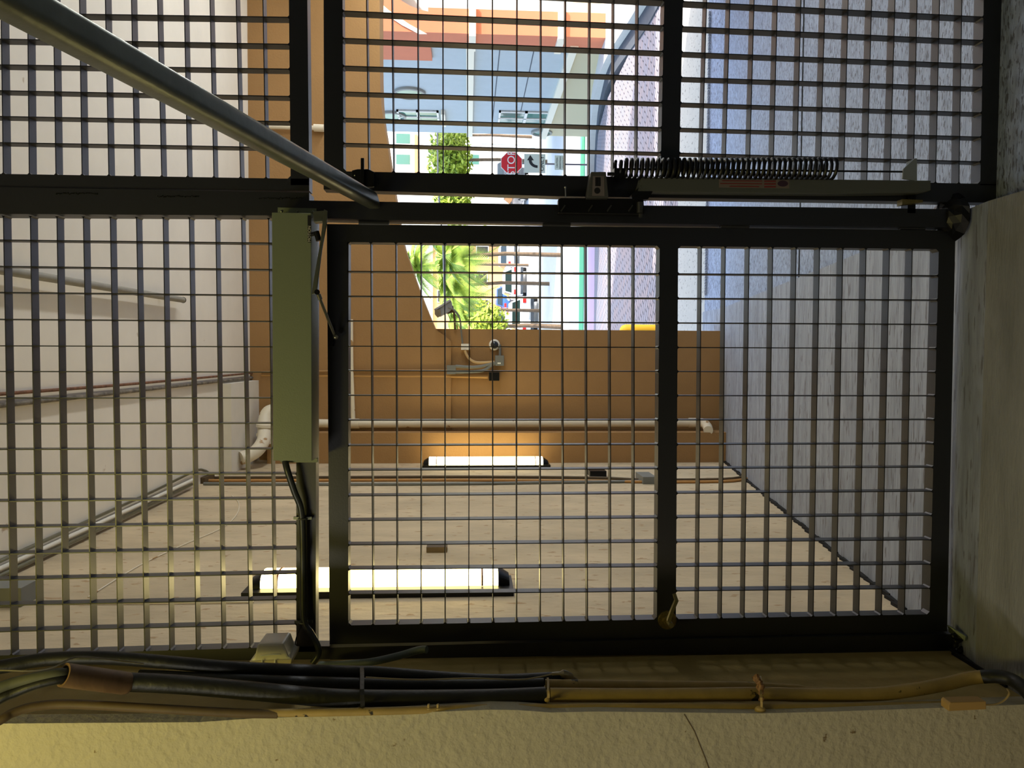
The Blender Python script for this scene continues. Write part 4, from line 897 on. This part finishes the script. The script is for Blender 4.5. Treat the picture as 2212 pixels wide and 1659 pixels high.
b = MB(); X0_, Z0_ = wp(899, 372, FY-1); X1_, _ = wp(899, 292, FY-1); b.box((X0_, FY-1.2, Z0_-.12), (X1_, FY-.1, Z0_+.12)); tag(b.build('balcony_slab', mat('tan_slab', (196, 150, 100), .8)), 'tan balcony slab on the white block behind the street tree', 'balcony')
FY2 = 68; wins = []
for (x, y) in ((1042, 545), (1040, 600), (1042, 660), (1040, 690), (955, 560), (958, 640)):
    X_, Z_ = wp(x, y, FY2); wins.append((X_-.5, X_+.5, Z_-.5, Z_+.5))
far_building('apartment_building', 'orange-tan building beyond the palms, behind the parked cars', wp(0, 800, FY2)[0], wp(0, 518, FY2)[0], FY2, 12, 5.2, mat('peach_stucco', (232, 176, 120), .9), wins, mat('dark_brown_glass', (70, 66, 58), .2))  # window panes in dark brown-grey glass
FY3 = 85
far_building('apartment_building', 'long pale block closing the end of the street', 4, 34, FY3, 10, 3.2, mat('pale_block', (226, 222, 214), .9), [(6+i*3, 7.2+i*3, -.2, 1.2) for i in range(9)])

# ------------------------------------------------------------------ cars
def car(label, x, y, Y, m, L_=4.4, Wd=1.8, H=1.48, yaw=0, cat='car', name='car'):
    p = at(x, y, Y); base = Vector((p.x, Y, gz(Y)-.06)); t = thing(name, label, cat, base, 'cars on the street')
    def P(a, bb, c): return base + Vector((a, bb, c))
    hw_ = Wd/2; k = H/1.48
    # side profile (along Y, rear at 0), swept across the width with a tucked cabin
    lo = [(0.05, .28), (0, .55), (.03, .82), (.12, .93), (1.0, .95), (3.2, .92), (4.2, .78), (4.38, .6), (4.38, .32), (4.2, .24), (.2, .24)]
    sc_ = L_/4.4
    b = MB(); n = len(lo)
    for s0, s1 in ((1, 1),):
        vs = [P(-hw_, a*sc_, z*k) for a, z in lo]+[P(hw_, a*sc_, z*k) for a, z in lo]
        b.add(vs, [tuple(range(n)), tuple(range(2*n-1, n-1, -1))]+[((i+1) % n, i, i+n, (i+1) % n+n) for i in range(n)])
    b.build('body', m, t, True, bevel=.05)
    cb = [(.28, .92), (.72, 1.42), (2.1, 1.48), (3.05, .94)]
    vs = []
    for a, z in cb:
        ww = hw_-.06 if z < 1 else hw_-.24; vs += [P(-ww, a*sc_, z*k), P(ww, a*sc_, z*k)]
    b = MB(); b.add(vs, [(0, 1, 3, 2), (2, 3, 5, 4), (4, 5, 7, 6), (0, 2, 4, 6), (1, 7, 5, 3), (0, 6, 7, 1)]); cabn = b.build('cabin', m, t, bevel=.03)
    b = MB()
    def q(a, c, e, f): b.add([a, c, e, f], [(0, 1, 2, 3), (3, 2, 1, 0)])
    yo = -.02
    b.prism([P(-hw_+.16, (.33*sc_)+yo, .97*k), P(hw_-.16, (.33*sc_)+yo, .97*k), P(hw_-.30, .66*sc_+yo, 1.36*k), P(-hw_+.30, .66*sc_+yo, 1.36*k)], (0, -.015, 0)); b.build('rear_window', M_carg, cabn)
    for s in (-1, 1):
        b = MB(); xx = lambda z: s*(hw_-.06-(z-.94)*.36+.012)
        b.prism([P(xx(.98), .62*sc_, .98*k), P(xx(1.38), .92*sc_, 1.38*k), P(xx(1.40), 2.02*sc_, 1.40*k), P(xx(.98), 2.75*sc_, .98*k)], (s*.01, 0, 0)); b.build('side_window', M_carg, cabn)
        for yy in (.85, 3.45):
            b = MB(); b.cyl(P(s*(hw_-.2), yy*sc_, .31), P(s*(hw_+.01), yy*sc_, .31), .31, 18); wh = b.build('wheel', M_tyre, t, True)
            b = MB(); b.cyl(P(s*(hw_+.01), yy*sc_, .31), P(s*(hw_+.02), yy*sc_, .31), .18, 12); b.build('hubcap', M_steel, wh)
        b = MB(); b.box(P(s*(hw_-.03), -.02, .66*k), P(s*(hw_-.34), .06, .84*k)); b.build('tail_light', M_tail, t, bevel=.01)
        b = MB(); b.box(P(s*(hw_+.0), 2.7*sc_, .95*k), P(s*(hw_+.16), 2.8*sc_, 1.07*k)); b.build('mirror', m, t)
    b = MB(); b.box(P(-.26, -.03, .5*k), P(.26, .0, .62*k)); b.build('number_plate', M_signw, t)
    b = MB(); b.box(P(-hw_+.05, -.04, .26*k), P(hw_-.05, .1, .42*k)); b.build('bumper', M_card, t)
    return t
car('white car seen from behind, nearest one to the ochre jamb', 1120, 677, 39, M_carw)
car('white car seen from behind, middle one of the row through the gate', 1110, 606, 47, M_carw)
car('silver-white car with red tail lights, right end of the row through the pedestrian gate', 1100, 548, 54, M_carw)
car('blue car parked beyond the white cars', 1090, 640, 60, M_carb)
car('dark grey car behind the stop sign, near the street tree', 1080, 392, 46, M_card)
car('dark grey car further off, left of the stop sign under the street tree', 1066, 366, 60, M_card)
car('tall white van parked behind the row of white cars', 1075, 700, 48, M_carw, 4.8, 2.0, 2.1)
